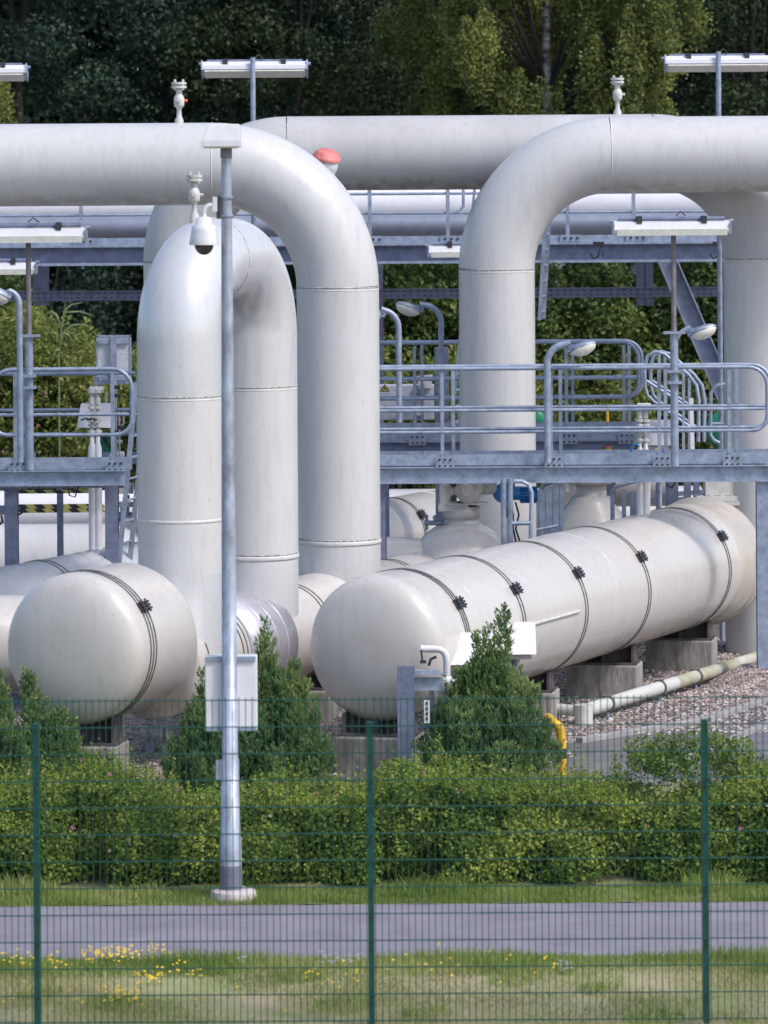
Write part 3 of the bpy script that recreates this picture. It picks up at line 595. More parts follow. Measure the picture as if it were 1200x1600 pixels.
b = MB(); b.tube([P(846, 765, 131.5), P(850, 758, 131.5), P(866, 752, 131.5), P(872, 757, 131.5)], .022, 8); b.tube([P(838, 828, 133), P(872, 821, 133)], .018, 8); b.build('top_rail', GALV, t)
t = thing('steel_stand', P(975, 800, 130), 'sloping rail frame behind the long vessel left of two white standpipes', 'frame')
for x0 in (957, 975): b = MB(); b.bar(P(x0, 764, 130), P(x0, 830, 130), .05, .05, up=Y); b.build('upright', GALV, t)
MB().tube([P(957, 830, 129.8), P(957, 768, 129.8), P(961, 761, 129.8), P(993, 752, 129.8), P(998, 756, 129.8)], .024, 8).build('top_rail', GALV, t)
b = MB(); b.bar(P(991, 768, 129.5), P(991, 820, 129.5), .10, .05, up=Y); b.build('panel', GALVD, t)
frame('standpipe', [[(1002, 830), (1002, 750)]], 129, 'thick white standpipe under the platform', 'pipe', .042, WHITE)
frame('standpipe', [[(1013, 830), (1013, 748)]], 128, 'thin white standpipe under the platform', 'pipe', .024, WHITE)
t = thing('steel_stand', P(1060, 790, 120), 'cluttered steel supports and conduits left of the flat topped valve', 'frame')
for xx, yt, wv in ((1028, 750, .05), (1050, 750, .16), (1074, 750, .09), (1088, 750, .08)): b = MB(); b.bar(P(xx, yt, 120), P(xx, 815, 120), wv, .08, up=Y); b.build('upright', GALVD, t)
b = MB(); b.bar(P(1010, 775, 119.5), P(1110, 768, 119.5), .05, .06); b.bar(P(1015, 782, 119.5), P(1075, 779, 119.5), .05, .05); b.build('cross_bar', GALV, t)
b = MB(); b.tube([P(1040, 748, 121), P(1042, 758, 121), P(1050, 762, 121), P(1056, 752, 121)], .012, 6); b.build('cable', BLK, t)

# ------------------------------------------------------------------ pipe bridge behind
sG = 108; yG = FPX/sG; pb = lambda x, y=390: P(x, y, sG).x
t = thing('pipe_bridge', (0, yG, GZ), 'long elevated steel bridge with railing and conduits behind the pipe loops', 'bridge')
xa, xb = pb(-200), pb(1500); zz = lambda y: EYE-(y-HORIZ)/sG
def hb(y0, y1, yy, m, nm, th=.02): b = MB(); b.box(((xa+xb)/2, yy, (zz(y0)+zz(y1))/2), (xb-xa, th, abs(zz(y0)-zz(y1)))); b.build(nm, m, t)
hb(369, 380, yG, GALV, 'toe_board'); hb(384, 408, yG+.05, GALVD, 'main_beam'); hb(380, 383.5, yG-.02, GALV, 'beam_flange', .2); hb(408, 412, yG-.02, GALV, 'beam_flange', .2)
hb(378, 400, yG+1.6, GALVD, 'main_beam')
MB().tube([(xa, yG+1.1, zz(353)), (xb, yG+1.1, zz(353))], .155, 32).build('cable_duct', GREYP, t)
MB().tube([(xa, yG+1.7, zz(322)), (xb, yG+1.7, zz(322))], .30, 40).build('white_pipe', WHITE, t)
for y in (303, 333.5): MB().tube([(xa, yG, zz(y)), (xb, yG, zz(y))], .020, 8).build('guard_rail', GALV, t)
for x in (-110, 127, 345, 578, 700, 887, 990, 1210):
    b = MB(); b.box((pb(x), yG-.02, (zz(290)+zz(378))/2), (.055, .03, zz(290)-zz(378))); q = b.build('post', GALV, t)
    b = MB(); b.box((pb(x)+.05, yG-.035, zz(374)), (.32, .012, .10))
    for i in (-1, 0, 1): b.cyl((pb(x)+.05+i*.09, yG-.036, zz(374)), -Y, .02, .02, 8, mi=1)
    b.build('bracket', [GALV, BOLT], q)
for x in (50, 130, 300, 880, 1110, 1180): b = MB(); b.cyl((pb(x), yG-.07, zz(417)), Z, .022, .09, 8); b.build('hanger_bolt', GALV, t)
MB().tube([P(706, 333, 108), P(718, 330, 108), P(724, 322, 108), P(724, 296, 108)], .022, 8).build('guard_rail', GALV, t)
for xx in (935, 1122):
    b = MB(); b.tube([P(xx-12, 396, 109.5), P(xx-8, 404, 109.5), P(xx, 400, 109.5), P(xx+4, 380, 109.5), P(xx+8, 402, 109.5)], .014, 6); b.box(P(xx, 381, 109.5), (.16, .05, .06)); b.build('cable_gland', BLK, t)
# support frame below: perforated rail, stub columns and raking brace
s2 = 104; y2 = FPX/s2
t = thing('support_trestle', (0, y2, GZ), 'perforated horizontal rail with stub columns below the pipe bridge', 'frame')
za, zb_ = P(600, 452, s2).z, P(600, 466, s2).z
b = MB(); b.box((0, y2, (za+zb_)/2), (18, .02, za-zb_)); b.box((0, y2-.03, za), (18, .06, .012)); b.box((0, y2-.03, zb_), (18, .06, .012)); o = b.build('perforated_rail', GALVD, t)
b = MB()
for i in range(170):
    for z in (za-.035, zb_+.035): b.box((-8.4+i*.1, y2-.012, z), (.03, .006, .016))
b.build('slots', BLK, o)
for x in (50, 62, 996, 1010): hcol(P(x+6, 450, s2).x, y2+.25, P(x, 478, s2).z, P(x, 408, s2).z, .12).build('stub_column', GALVD, t)
for x in (590, 345): hcol(P(x, 500, s2).x, y2+.5, GZ, P(x, 410, s2).z, .17).build('column', GALVD, t)
t = thing('raking_brace', P(1150, 660, 106), 'heavy dark diagonal steel brace left of the far right riser', 'brace')
a, b_ = P(1042, 405, 106), P(1165, 690, 106); d_ = (b_-a).normalized(); sd2 = Vector((d_.z, 0, -d_.x))
for k in (-.13, .13): MB().bar(a+sd2*k, b_+sd2*k, .16, .02, up=sd2).build('flange', GALV, t)
MB().bar(a+Y*.02, b_+Y*.02, .02, .25, up=sd2).build('web', GALVD, t)

# ------------------------------------------------------------------ linear lamps on poles
def strip_lamp(xc, yc, s, label, pole_to=None, L=1.34, tilt=.25, pole_dx=0, lens=False, zpole=GZ, pm=GALV, twotone=False):
    c = P(xc, yc, s); t = thing('strip_lamp', (c.x+pole_dx, c.y, zpole), label, 'lamp', 'strip lamps on poles around the pipes')
    M = Matrix.Rotation(tilt, 3, 'X'); b = MB()
    prof = [(-.10, -.075), (-.115, -.03), (-.07, .055), (.07, .055), (.115, -.03), (.10, -.075)]
    vs = [c+M@Vector((sx_*L/2, p[0], p[1])) for sx_ in (-1, 1) for p in prof]; n = 6
    b.add(vs, [(i, (i+1) % n, n+(i+1) % n, n+i) for i in range(n)]+[tuple(range(n))[::-1], tuple(range(n, 2*n))]); b.build('housing', WHITE, t)
    b = MB(); b.box(c+M@Vector((0, 0, -.088)), (L*.96, .17, .022), M=M)
    if lens: b.box(c+M@Vector((0, -.06, -.055)), (L*.955, .13, .075), M=M)
    b.build('diffuser', LENS, t)
    for k in (-1, 1): b = MB(); b.box(c+M@Vector((k*(L/2+.008), 0, -.02)), (.02, .24, .14), M=M); b.cyl(c+M@Vector((k*(L/2+.0), .0, .06)), X*k, .02, .05, 8); b.build('end_plate', GALV, t)
    b = MB(); b.tube([c+Vector((-L*.46, .03, .085)), c+Vector((L*.46, .03, .085))], .026, 10); b.build('carrier_tube', GALVD, t)
    b = MB()
    for k in (-.28, .28): b.box(c+Vector((k*L, -.02, .075)), (.06, .15, .085))
    b.build('clamp', BOLT, t)
    zt = c.z+.13
    if twotone:
        zm = P(xc, twotone, s).z
        MB().tube([(c.x+pole_dx, c.y+.1, zm), (c.x+pole_dx, c.y+.1, zt-.06)], .030, 12).build('upper_pole', RUSTY, t); MB().tube([(c.x+pole_dx, c.y+.1, zpole), (c.x+pole_dx, c.y+.1, zm)], .047, 14).build('pole', GALV, t)
        b = MB(); b.box((c.x+pole_dx, c.y+.05, zm), (.26, .05, .03)); b.box((c.x+pole_dx, c.y+.05, zm-.45), (.16, .14, .03)); b.box((c.x+pole_dx, c.y+.05, zm-.58), (.16, .14, .03)); b.build('pole_clamp', GALV, t)
    else:
        MB().tube([(c.x+pole_dx, c.y+(-.14 if not lens else .1), zpole), (c.x+pole_dx, c.y+(-.14 if not lens else .1), zt)], .034, 12).build('pole', pm, t)
    MB().tube([c+Vector((pole_dx+.02, -.1, .12)), c+Vector((pole_dx+.07, -.08, .17)), c+Vector((pole_dx+.13, 0, .12))], .008, 6).build('cable', BLK, t)
    return t
strip_lamp(398, 106, 121, 'strip lamp on a thin pole above the left pipe, against the dark wood', tilt=-.5, zpole=GZ, pole_dx=-.02)
strip_lamp(1121, 97, 121, 'strip lamp against the dark wood at the upper right corner', tilt=-.5)
strip_lamp(-40, 112, 121, 'strip lamp cut off by the upper left edge', tilt=-.5)
strip_lamp(1049, 353, 134.5, 'strip lamp with bright cover in front of the right pipe loop', lens=True, twotone=520, tilt=.15, pole_dx=.03, zpole=dk)
strip_lamp(40, 364, 139.5, 'strip lamp with bright cover above the left platform', lens=True, twotone=525, tilt=.15, pole_dx=.02, zpole=dk3)
strip_lamp(745, 390, 112, 'strip lamp half hidden behind the middle riser', lens=True, tilt=.1)
strip_lamp(-22, 417, 116, 'lower strip lamp cut by the left edge under the brighter one', lens=True, tilt=.1)
# bent-arm floodlights
def flood(xb, ybase, xt, yt, s, label, yaw=1, roll=.35, r=.034, hooked=True, zb=None, size=1.):
    """pole rises at xb, bends over towards the oval lamp head at (xt, yt)"""
    base = P(xb, ybase, s); hd = P(xt, yt, s); t = thing('floodlight', base, label, 'floodlight', 'oval floodlights on bent poles')
    rad = min(.22, abs(hd.x-base.x)*.7); sg = 1 if hd.x > base.x else -1
    zt = hd.z+.06
    path = [base, Vector((base.x, base.y, zt-rad))]+arc((base.x+sg*rad, base.y, zt-rad), -X*sg, Z, rad, 0, PI/2*.85, 8)[1:]+[Vector((hd.x-sg*.10, hd.y, zt+.01))]
    MB().tube(path, r, 12).build('bent_pole', GALV, t)
    M = Matrix.Rotation(roll*-sg, 3, 'Y')@Matrix.Rotation(-.30, 3, 'X')
    def E(cx, rx, ry, rz_, zlo, zhi, mt, nm, par):
        b = MB(); n = 22; vs = []; h = 10
        for i in range(h+1):
            z = zlo+(zhi-zlo)*i/h; q = math.sqrt(max(0, 1-(z)**2)); vs += [hd+M@(Vector((cx+rx*q*math.cos(2*PI*k/n), ry*q*math.sin(2*PI*k/n), rz_*z))*size) for k in range(n)]
        b.add(vs, [(i*n+k, i*n+(k+1) % n, (i+1)*n+(k+1) % n, (i+1)*n+k) for i in range(h) for k in range(n)], 0, True); b.add(vs[:n], [tuple(range(n))[::-1]]); b.add(vs[-n:], [tuple(range(n))]); return b.build(nm, mt, par)
    E(.05*sg, .165, .11, .070, -.05, .97, GALV, 'housing', t); E(.05*sg, .155, .105, .090, -.96, -.06, LENS, 'lens', t)
    b = MB(); b.lathe(hd+M@Vector((.05*sg, 0, -.006)), M@Z, [(0, .10), (0, .112), (.012, .112), (.012, .10)], 24); b.box(hd+M@Vector((.0*sg, 0, .05)), (.16, .07, .03), M=M); b.build('rim', GALVD, t)
    b = MB(); b.box(hd+M@Vector((-.09*sg, 0, .04)), (.10, .09, .07), M=M); b.cyl(hd+M@Vector((-.10*sg, -.06, .045)), Y, .02, .13, 8); b.build('knuckle', GALVD, t)
    return t
flood(856, 722, 905, 546, 133.5, 'floodlight over the front railing right of the middle riser', r=.042)
flood(690, 640, 643, 484, 125, 'floodlight facing left on a bent pole left of the middle riser', r=.036)
flood(624, 660, 583, 492, 128, 'floodlight pole bending behind the tall left riser', r=.036)
flood(32, 722, -2, 462, 141, 'floodlight cut by the left edge above the left platform', r=.034, size=1.25)
t = flood(1056, 560, 1093, 520, 134, 'floodlight clamped to the pole in front of the right loop', r=.026)

# ------------------------------------------------------------------ small plant on the platforms
def boxobj(name, c, d, m, label, cat, extra=None, rz=0, bev=.006):
    b = MB(); b.box(c, d, rz); 
    t = thing(name, Vector(c)-Z*d[2]/2, label, cat); b.build('body', m, t, bevel=bev); return t
# white enclosure & instruments, left
c = P(151, 649, 135); t = thing('instrument_box', c-Z*.2, 'white sloping instrument hood behind the left railing', 'box')
b = MB(); w_, h_ = .40, .27; b.add([c+Vector(v) for v in ((-w_/2-.02, -.15, -h_/2), (w_/2, -.15, -h_/2), (w_/2, -.02, h_/2), (-w_/2+.02, -.02, h_/2), (-w_/2-.02, .2, -h_/2), (w_/2, .2, -h_/2), (w_/2, .18, h_/2), (-w_/2+.02, .18, h_/2))], [(0, 1, 2, 3), (5, 4, 7, 6), (4, 0, 3, 7), (1, 5, 6, 2), (3, 2, 6, 7), (4, 5, 1, 0)]); b.build('hood', WHITE, t)
MB().tube([c-Z*.1+Y*.1, Vector((c.x, c.y+.1, GZ))], .025, 8).build('stand', GALV, t)
def stem_valves(x, ytop, ybot, s, label, two=True):
    t = thing('valve_stand', P(x, ybot, s), label, 'valve')
    for k, dx in enumerate((0, 9)[:2 if two else 1]):
        a = P(x+dx, ybot, s); b_ = P(x+dx, ytop, s); L = b_.z-a.z
        MB().lathe(a-Z*2.1, Z, [(0, .045), (2.1+.12, .045), (2.1+.18, .026), (2.1+.32, .026)], 14).build('standpipe', WHITE, t)
        b = MB()
        for f_ in (.36, .45, .62, .70): b.cyl(a+Z*L*f_, Z, .05, .03, 12)
        b.lathe(a+Z*.3, Z, [(0, .022), (L-.35, .022)], 10); b.cyl(a+Z*L*.55-Y*.06, Y, .045, .12, 12); b.cyl(a+Z*L*.76, Z, .035, .08, 10); b.cyl(b_-Z*.06, Z, .055, .05, 12); b.build('valve_body', OFFW, t)
        b = MB(); b.tube([a+Z*L*.55-Y*.08, a+Z*L*.55+Vector((-.06, -.09, .02)), a+Z*L*.55+Vector((-.12, -.1, .0))], .010, 6); b.build('handle', BLK, t)
    b = MB(); b.cyl(P(x-4, ytop+3, s), X, .04, .16, 12); b.build('cross_pipe', OFFW, t)
stem_valves(144, 606, 716, 136, 'pair of slim white instrument valves in front of the left white hood')
stem_valves(1000, 632, 722, 131, 'pair of slim white instrument valves beside the right white box')
t = thing('valve_stand', P(185, 716, 134), 'cluster of thin white tubes and fittings at the left platform end', 'valve')
for (x0, y0_, x1, y1_) in ((181, 600, 182, 716), (186, 640, 187, 716), (166, 612, 166, 632), (193, 642, 193, 662), (193, 662, 187, 668)): MB().tube([P(x0, y0_, 134), P(x1, y1_, 134)], .011, 8).build('tube', OFFW, t)
for (x0, y0_) in ((182, 605), (183, 618), (185, 640), (187, 668), (180, 675), (186, 690)): b = MB(); b.cyl(P(x0, y0_, 134.4)-X*.03, X, .022, .07, 8); b.cyl(P(x0, y0_, 134.4)-Z*.02, Z, .026, .04, 8); b.build('fitting', random.choice([OFFW, BOLT]), t)
b = MB()
for k in range(3): b.tube([P(160+3*k, 682, 134.5), P(164+2*k, 692+2*k, 134.5), P(172, 696+3*k, 134.5), P(178, 688, 134.5)], .008, 6)
b.build('hose', BLK, t)
c = P(165, 693, 133.5); b = MB(); b.box(c, (.14, .12, .20)); o = b.build('actuator_box', GREEN, org=c-Z*.1, bevel=.01); tag(o, 'small green actuator box on the left platform', 'box')
c = P(157, 712, 133.5); b = MB(); b.cyl(c-X*.02, X, .05, .3, 12); o = b.build('pipe_stub', WHITE, org=c); tag(o, 'short white pipe stub under the small green actuator box', 'pipe')
# back of a board on a post
c = P(178, 562, 130); t = thing('notice_board', (c.x, c.y, GZ), 'back of a riveted grey notice board on a steel post', 'board')
b = MB(); b.box(c, (.41, .015, .57)); b.build('panel', mat('riveted sheet', (.60, .62, .70), .45, .2, .15, 30, specks=.7, speck_col=(.35, .38, .46), speck_scale=40), t)
b = MB(); 
for k in (-1, 1): b.box(c+Vector((k*.2, -.0, 0)), (.02, .04, .58)); b.box(c+Vector((0, -.0, k*.285)), (.42, .04, .02))
b.build('rim', GALV, t)
b = MB()
for k in (-1, 1): b.box(c+Vector((0, -.03, k*.22)), (.36, .03, .05))
b.build('brace', GALV, t); b = MB(); b.box((c.x, c.y-.05, (GZ+c.z+.28)/2), (.07, .05, c.z+.28-GZ)); b.build('post', GALV, t)
# striped barriers
def barrier(x0, x1, yc, s, h, label, rows=1):
    a = P(x0, yc, s); b_ = P(x1, yc, s); t = thing('striped_barrier', a, label, 'barrier'); m = MB(); n = int((b_.x-a.x)/.10)
    for r_ in range(rows):
        zz_ = a.z+(r_-(rows-1)/2)*h; 
        for i in range(n):
            xx = a.x+(b_.x-a.x)*i/n; wv = (b_.x-a.x)/n; sl = .05; f_ = [(xx, a.y, zz_+h/2), (xx+wv, a.y, zz_+h/2), (xx+wv+sl, a.y, zz_-h/2), (xx+sl, a.y, zz_-h/2)]
            bk = [(p[0], a.y+.04, p[2]) for p in f_]; m.add(f_+bk, [(3, 2, 1, 0), (4, 5, 6, 7), (0, 1, 5, 4), (2, 3, 7, 6), (1, 2, 6, 5), (3, 0, 4, 7)], i % 2)
    m.build('stripes', [YELT, BLK], t); return t
barrier(12, 137, 769, 133, .036, 'thin black and yellow striped bar under the left platform')
barrier(12, 160, 795, 131, .050, 'broad double row black and yellow striped barrier under the left platform', 2)
t = thing('junction_box', P(196, 760, 138), 'small grey junction box with fittings behind the left ladder', 'box')
b = MB(); b.box(P(197, 763, 136), (.17, .1, .12)); b.build('body', OFFW, t, bevel=.006)
b = MB(); b.box(P(198, 788, 136), (.24, .2, .05)); b.cyl(P(186, 805, 136), X, .035, .2, 10); b.box(P(195, 798, 136), (.1, .08, .08)); b.build('fitting', GALV, t)
b = MB(); b.box(P(199, 777, 136), (.05, .05, .05)); b.box(P(190, 812, 136.2), (.06, .05, .04)); b.build('knob', BOLT, t)
t = thing('junction_box', P(8, 800, 138), 'dark cable box at the left edge beside the striped barrier', 'box')
b = MB(); b.box(P(3, 797, 137), (.16, .1, .1)); b.build('body', GREYP, t); b = MB(); b.tube([P(12, 795, 137), P(20, 802, 137), P(30, 804, 137), P(36, 800, 137)], .012, 6); b.tube([P(2, 805, 137), P(4, 815, 137), P(-3, 822, 137)], .012, 6); b.build('cable', BLK, t)
# cabinets behind the tall left riser
c = P(632, 628, 118); t = thing('control_cabinet', (c.x, c.y, GZ), 'low grey control cabinet with warning triangle behind the platform rails', 'cabinet')
b = MB(); b.box((c.x-.02, c.y, c.z-.0), (.82, .3, .46)); b.build('body', mat('weathered cabinet enamel', (.52, .54, .62), .5, .1, .15, 14, specks=.5, speck_col=(.36, .38, .46), speck_scale=22), t, bevel=.01)
b = MB(); b.add([P(597, 602, 119.6), P(597, 612, 119.6), P(602, 612, 119.6), P(606, 612, 119.6), P(601, 604, 119.6)], [(1, 3, 4)]); 
q0 = [P(593, 612, 119.6), P(601, 600, 119.6), P(609, 612, 119.6)]; b = MB(); b.add(q0, [(0, 2, 1)]); o = b.build('warning_sign', BLK, t)
q1 = [P(595.2, 611, 119.7), P(601, 602.4, 119.7), P(606.8, 611, 119.7)]; b = MB(); b.add(q1, [(0, 2, 1)]); b.build('warning_face', STICK, o)
b = MB(); b.box(P(601, 616, 119.6), (.14, .008, .03)); b.build('label_plate', WHITE, t)
b = MB(); b.add([P(601.4, 604, 119.75), P(599.8, 607.6, 119.75), P(601, 607.6, 119.75), P(600.4, 610.4, 119.75), P(602.4, 606.8, 119.75), P(601.3, 606.8, 119.75), P(602.2, 604, 119.75)], [(0, 1, 2, 5), (0, 5, 6), (2, 3, 4, 5)]); b.build('bolt_symbol', BLK, o)
b = MB()
for yv in (617, 652): b.box(P(654, yv, 119.6), (.10, .01, .05))
b.build('vent_grille', GALVD, t)
b = MB(); b.box(P(664, 600, 118.5), (.18, .25, .10)); b.bar(P(625, 594, 119), P(676, 588, 119), .06, .05); b.build('conduit_head', WHITE, t)
c = P(690, 598, 117); t = thing('control_cabinet', (c.x, c.y, GZ), 'tall narrow grey cabinet behind the inclined ladder', 'cabinet')
b = MB(); b.box((c.x, c.y, (GZ+P(690, 543, 117).z)/2), (.18, .2, P(690, 543, 117).z-GZ)); b.build('body', GALVD, t, bevel=.006)
c = P(1031, 676, 126.5); t = thing('instrument_box', (c.x, c.y, dk), 'flat white box behind the front railing by the lamp pole', 'box')
b = MB(); b.box(c, (.34, .18, .31)); b.build('body', WHITE, t, bevel=.006); MB().tube([c-Z*.1+Y*.05, Vector((c.x, c.y+.05, GZ))], .025, 8).build('stand', GALV, t)
b = MB(); b.box(P(1028, 702, 127), (.28, .14, .06)); b.build('base', RUSTY, t); b = MB(); b.box(P(1026, 703, 128.5), (.04, .02, .04)); b.build('label_plate', STICK, t)
b = MB(); b.tube([P(985, 706, 132), P(988, 697, 132), P(995, 694, 132), P(1000, 698, 132)], .012, 8); o = b.build('hose', BLUE, org=P(990, 706, 132)); tag(o, 'thin blue hose loop beside the right instrument valves', 'hose')
c = P(950, 702, 121); t = thing('warning_beacon', c-Z*.05, 'red and yellow warning beacon peeping over the platform edge', 'beacon')
b = MB(); b.cyl(c-Z*.06, Z, .05, .08, 16); b.build('base', YEL, t); b = MB(); b.cyl(c+Z*.02, Z, .055, .025, 16); b.build('lamp', RED, t)
c = P(949, 655, 116); b = MB(); b.cyl(c-Z*.12, Z, .02, .26, 10); o = b.build('marker_stake', YEL, org=c-Z*.12); tag(o, 'short yellow marker stake behind the rear platform beam', 'stake')
for (x_, y_, s_, r_, lab) in ((1133, 672, 119, .26, 'green round cover disc beside the far right riser'), (838, 656, 116, .13, 'small green disc edge right of the middle riser')):
    c = P(x_, y_, s_); b = MB(); b.lathe(c+Y*.03, -Y, [(0, r_*.9), (.02, r_), (.05, r_), (.08, r_*.8), (.09, 0)], 36); o = b.build('cover_disc', GREEN, org=c); tag(o, lab, 'disc')
c = P(715, 590, 114); b = MB(); b.box(c, (.02, .1, .7)); o = b.build('green_strip', GREEN, org=c); tag(o, 'thin green sheet strip left of the middle riser', 'sheet')
b = MB(); b.box(P(950, 719, 121), (.42, .2, .06)); o = b.build('valve_plate', OFFW, org=P(950, 719, 121)); tag(o, 'pale valve cover plate below the warning beacon', 'plate')

# ------------------------------------------------------------------ instruments in front of the long vessel
t = thing('steel_post', (P(634, 1200, 160).x, P(634, 1200, 160).y, GZ), 'short galvanised post with crossbar before the right vessel cap', 'post')
a = P(634, 1042, 160); hp = MB(); hp.box((a.x, a.y-.07, (a.z+GZ)/2), (.17, .012, a.z-GZ)); hp.box((a.x, a.y+.07, (a.z+GZ)/2), (.17, .012, a.z-GZ)); hp.box((a.x, a.y, (a.z+GZ)/2), (.012, .13, a.z-GZ)); hp.build('upright', GALVD, t)
b = MB(); c = P(668, 1053, 160); b.box(c+Y*.02, (.30, .12, .012)); b.box(c+Vector((0, .02, -.10)), (.30, .012, .13)); b.box(c+Vector((0, .02, .02)), (.24, .10, .03)); b.build('crossbar', GALV, t)
b = MB(); a = P(674, 1060, 159); b.box((a.x, a.y, (a.z+GZ)/2), (.05, .05, a.z-GZ)); b.box(P(655, 1136, 160), (.22, .03, .02)); b.build('upright', GALVD, t)
b = MB(); b.box(P(667, 1112, 161), (.055, .02, .22))
for k in range(4): b.box(P(667, 1099+8*k, 161.05), (.02, .014, .028), mi=1)
b.build('scale_plate', [WHITE, BLK], t)
t = thing('breather_pipe', P(696, 1120, 158), 'white bent breather pipe standing before the right vessel cap', 'pipe')
MB().tube([P(657, 1013, 158)]+[P(x, y, 158) for x, y in ((664, 1014), (680, 1014), (688, 1015), (694, 1019), (697, 1026), (698, 1035), (698, 1060))], .036, 16).build('bend', WHITE, t)
MB().tube([P(670, 1012, 157), P(690, 1004, 155), P(706, 999, 153)], .028, 12).build('branch', WHITE, t)
MB().lathe(P(697, 1160, 158), Z, [(0, .05), (.45, .05), (.5, .09), (.62, .085), (.66, .05)], 20).build('sleeve', WHITE, t)
b = MB(); b.tube([P(658, 1016, 158.5), P(660, 1032, 158.5)], .010, 6); b.tube([P(670, 1040, 158.5), P(673, 1030, 158.5), P(682, 1026, 158.5)], .014, 6); b.box(P(661, 1034, 158.5), (.06, .04, .03)); b.build('chain', BOLT, t)
def hood(x0, x1, y0_, y1_, s, label, slant=.10):
    a, b_ = P(x0, y1_, s), P(x1, y0_, s); c = (a+b_)/2; wv, hv = b_.x-a.x, b_.z-a.z; t = thing('weather_hood', (c.x, c.y, a.z), label, 'box')
    m = MB(); m.add([c+Vector(v) for v in ((-wv/2, -.28, -hv/2), (wv/2, -.28, -hv/2), (wv/2+.0, -.05, hv/2), (-wv/2+.0, -.05, hv/2), (-wv/2, .10, -hv/2), (wv/2, .10, -hv/2), (wv/2, .06, hv/2), (-wv/2, .06, hv/2))], [(0, 1, 2, 3), (5, 4, 7, 6), (4, 0, 3, 7), (1, 5, 6, 2), (3, 2, 6, 7), (4, 5, 1, 0)]); m.build('roof', WHITE, t, bevel=.004)
    m = MB(); m.box(c+Vector((0, -.08, -hv/2-.03)), (wv*.8, .22, .06)); m.build('box', OFFW, t)
    m = MB(); m.tube([c-Z*hv/2, Vector((c.x, c.y, GZ))], .028, 10); m.build('stand', GALVD, t); return t, c
hood(692, 776, 988, 1034, 155, 'near white sloping weather hood in front of the long vessel')
hood(770, 836, 972, 1018, 150, 'rear white weather hood behind the tip of the juniper')
t = thing('actuator_box', P(720, 1085, 155), 'bright green actuator with brass fitting under the near weather hood', 'box')
b = MB(); b.box(P(722, 1080, 155), (.20, .15, .18)); b.box(P(716, 1057, 155), (.10, .12, .05)); b.build('body', GREEN, t, bevel=.01)
b = MB(); b.cyl(P(703, 1064, 156), X, .022, .2, 12); b.box(P(734, 1060, 155.5), (.12, .1, .1)); b.build('fitting', OFFW, t)
t = thing('pressure_gauge', P(736, 990, 153), 'small round gauge on a stem before the long vessel', 'gauge')
b = MB(); b.cyl(P(734, 970, 153), -Y, .06, .06, 20); b.build('dial', WHITE, t); b = MB(); b.cyl(P(735, 978, 152.8)-X*.05, X, .03, .13, 10); b.build('block', BOLT, t); b = MB(); b.tube([P(734, 975, 152), P(734, 1000, 152)], .018, 8); b.build('stem', OFFW, t)
# striped bollard
c = P(874, 1125, 157); t = thing('crash_guard', (c.x, c.y, GZ), 'yellow and black bent crash guard beside the tall juniper', 'bollard')
x_, y_ = c.x, c.y; MB().tube([(x_-.10, y_+.4, c.z-.03), (x_-.06, y_+.12, c.z-.03)]+arc((x_-.055, y_, c.z-.10), X, Z, .06, PI/2, 0, 6)+[(x_+.02, y_, c.z-.20), (x_+.02, y_, c.z-.28)], .048, 16).build('upper_tube', YEL, t)
MB().tube([(x_+.02, y_, c.z-.28), (x_+.02, y_, c.z-.38)], .049, 16).build('stripe', BLK, t); MB().tube([(x_+.02, y_, c.z-.38), (x_+.02, y_, GZ)], .048, 16).build('lower_tube', YEL, t)

# flange stub and odd fittings under left vessel
t = thing('flange_pair', P(245, 1150, 150), 'small pale flanged valve below the left vessel', 'valve')
c = P(235, 1147, 150); b = MB(); b.cyl(c-X*.10, X, .05, .34, 16)
for q in (-.06, .10, .16): b.cyl(c+X*q, X, .09, .03, 18)
b.build('body', OFFW, t); b = MB(); b.tube([c, Vector((c.x, c.y, GZ))], .04, 10); b.build('leg', GALV, t)
for i, (x_, y_) in enumerate(((188, 1143), (168, 1140))):
    c = P(x_, y_, 155); b = MB(); b.box(c, (.10, .1, .08)); b.cyl(c+Z*.04, Z, .03, .05, 8); o = b.build('pipe_shoe', OFFW, org=c-Z*.04); tag(o, ('pale pipe shoe on the plinth below the left vessel, nearer the mast', 'pale pipe shoe on the plinth below the left vessel, further from the mast')[i], 'pipe shoe')

# ------------------------------------------------------------------ lamp mast with camera
sM = 177; base = Vector((P(361, 1398, sM).x, FPX/sM, 0.02)); yM = base.y; pm_ = lambda y: EYE-(y-HORIZ)/sM
t = thing('camera_mast', base, 'tall tapered galvanised mast by the road carrying camera and cabinet', 'mast')
xm = lambda y: base.x
bx = base.x
MB().lathe((bx, yM, 0), Z, [(0.05, .098), (.55, .095), (.56, .088), (1.24, .080), (1.24, .070), (3.2, .063), (5.0, .053), (pm_(235), .045)], 32).build('pole', POLE, t)
MB().lathe((bx, yM, 0), Z, [(0.06, .099), (.30, .098), (.31, .0965)], 32).build('rubber_sleeve', mat('grey foot coating', (.16, .17, .24), .6), t)
b = MB(); n = 10; vs = []
for z, r in ((-.1, .22), (.03, .215), (.085, .20), (.10, .15), (.10, 0)): vs += [(bx+.02+r*math.cos(2*PI*k/n+.3)*(1+.04*math.sin(5*k)), yM+r*math.sin(2*PI*k/n+.3), z) for k in range(n)]
b.add(vs, [(i*n+k, i*n+(k+1) % n, (i+1)*n+(k+1) % n, (i+1)*n+k) for i in range(4) for k in range(n)]); b.build('foundation', mat('pale foundation', (.52, .47, .47), .85, 0, .2, 6, .3), t, bevel=.008)
b = MB(); zc = pm_(1083); b.box((bx+.01, yM+.13, zc), (.46, .20, .655)); cb = b.build('control_box', WHITE, t, bevel=.012)
b = MB()
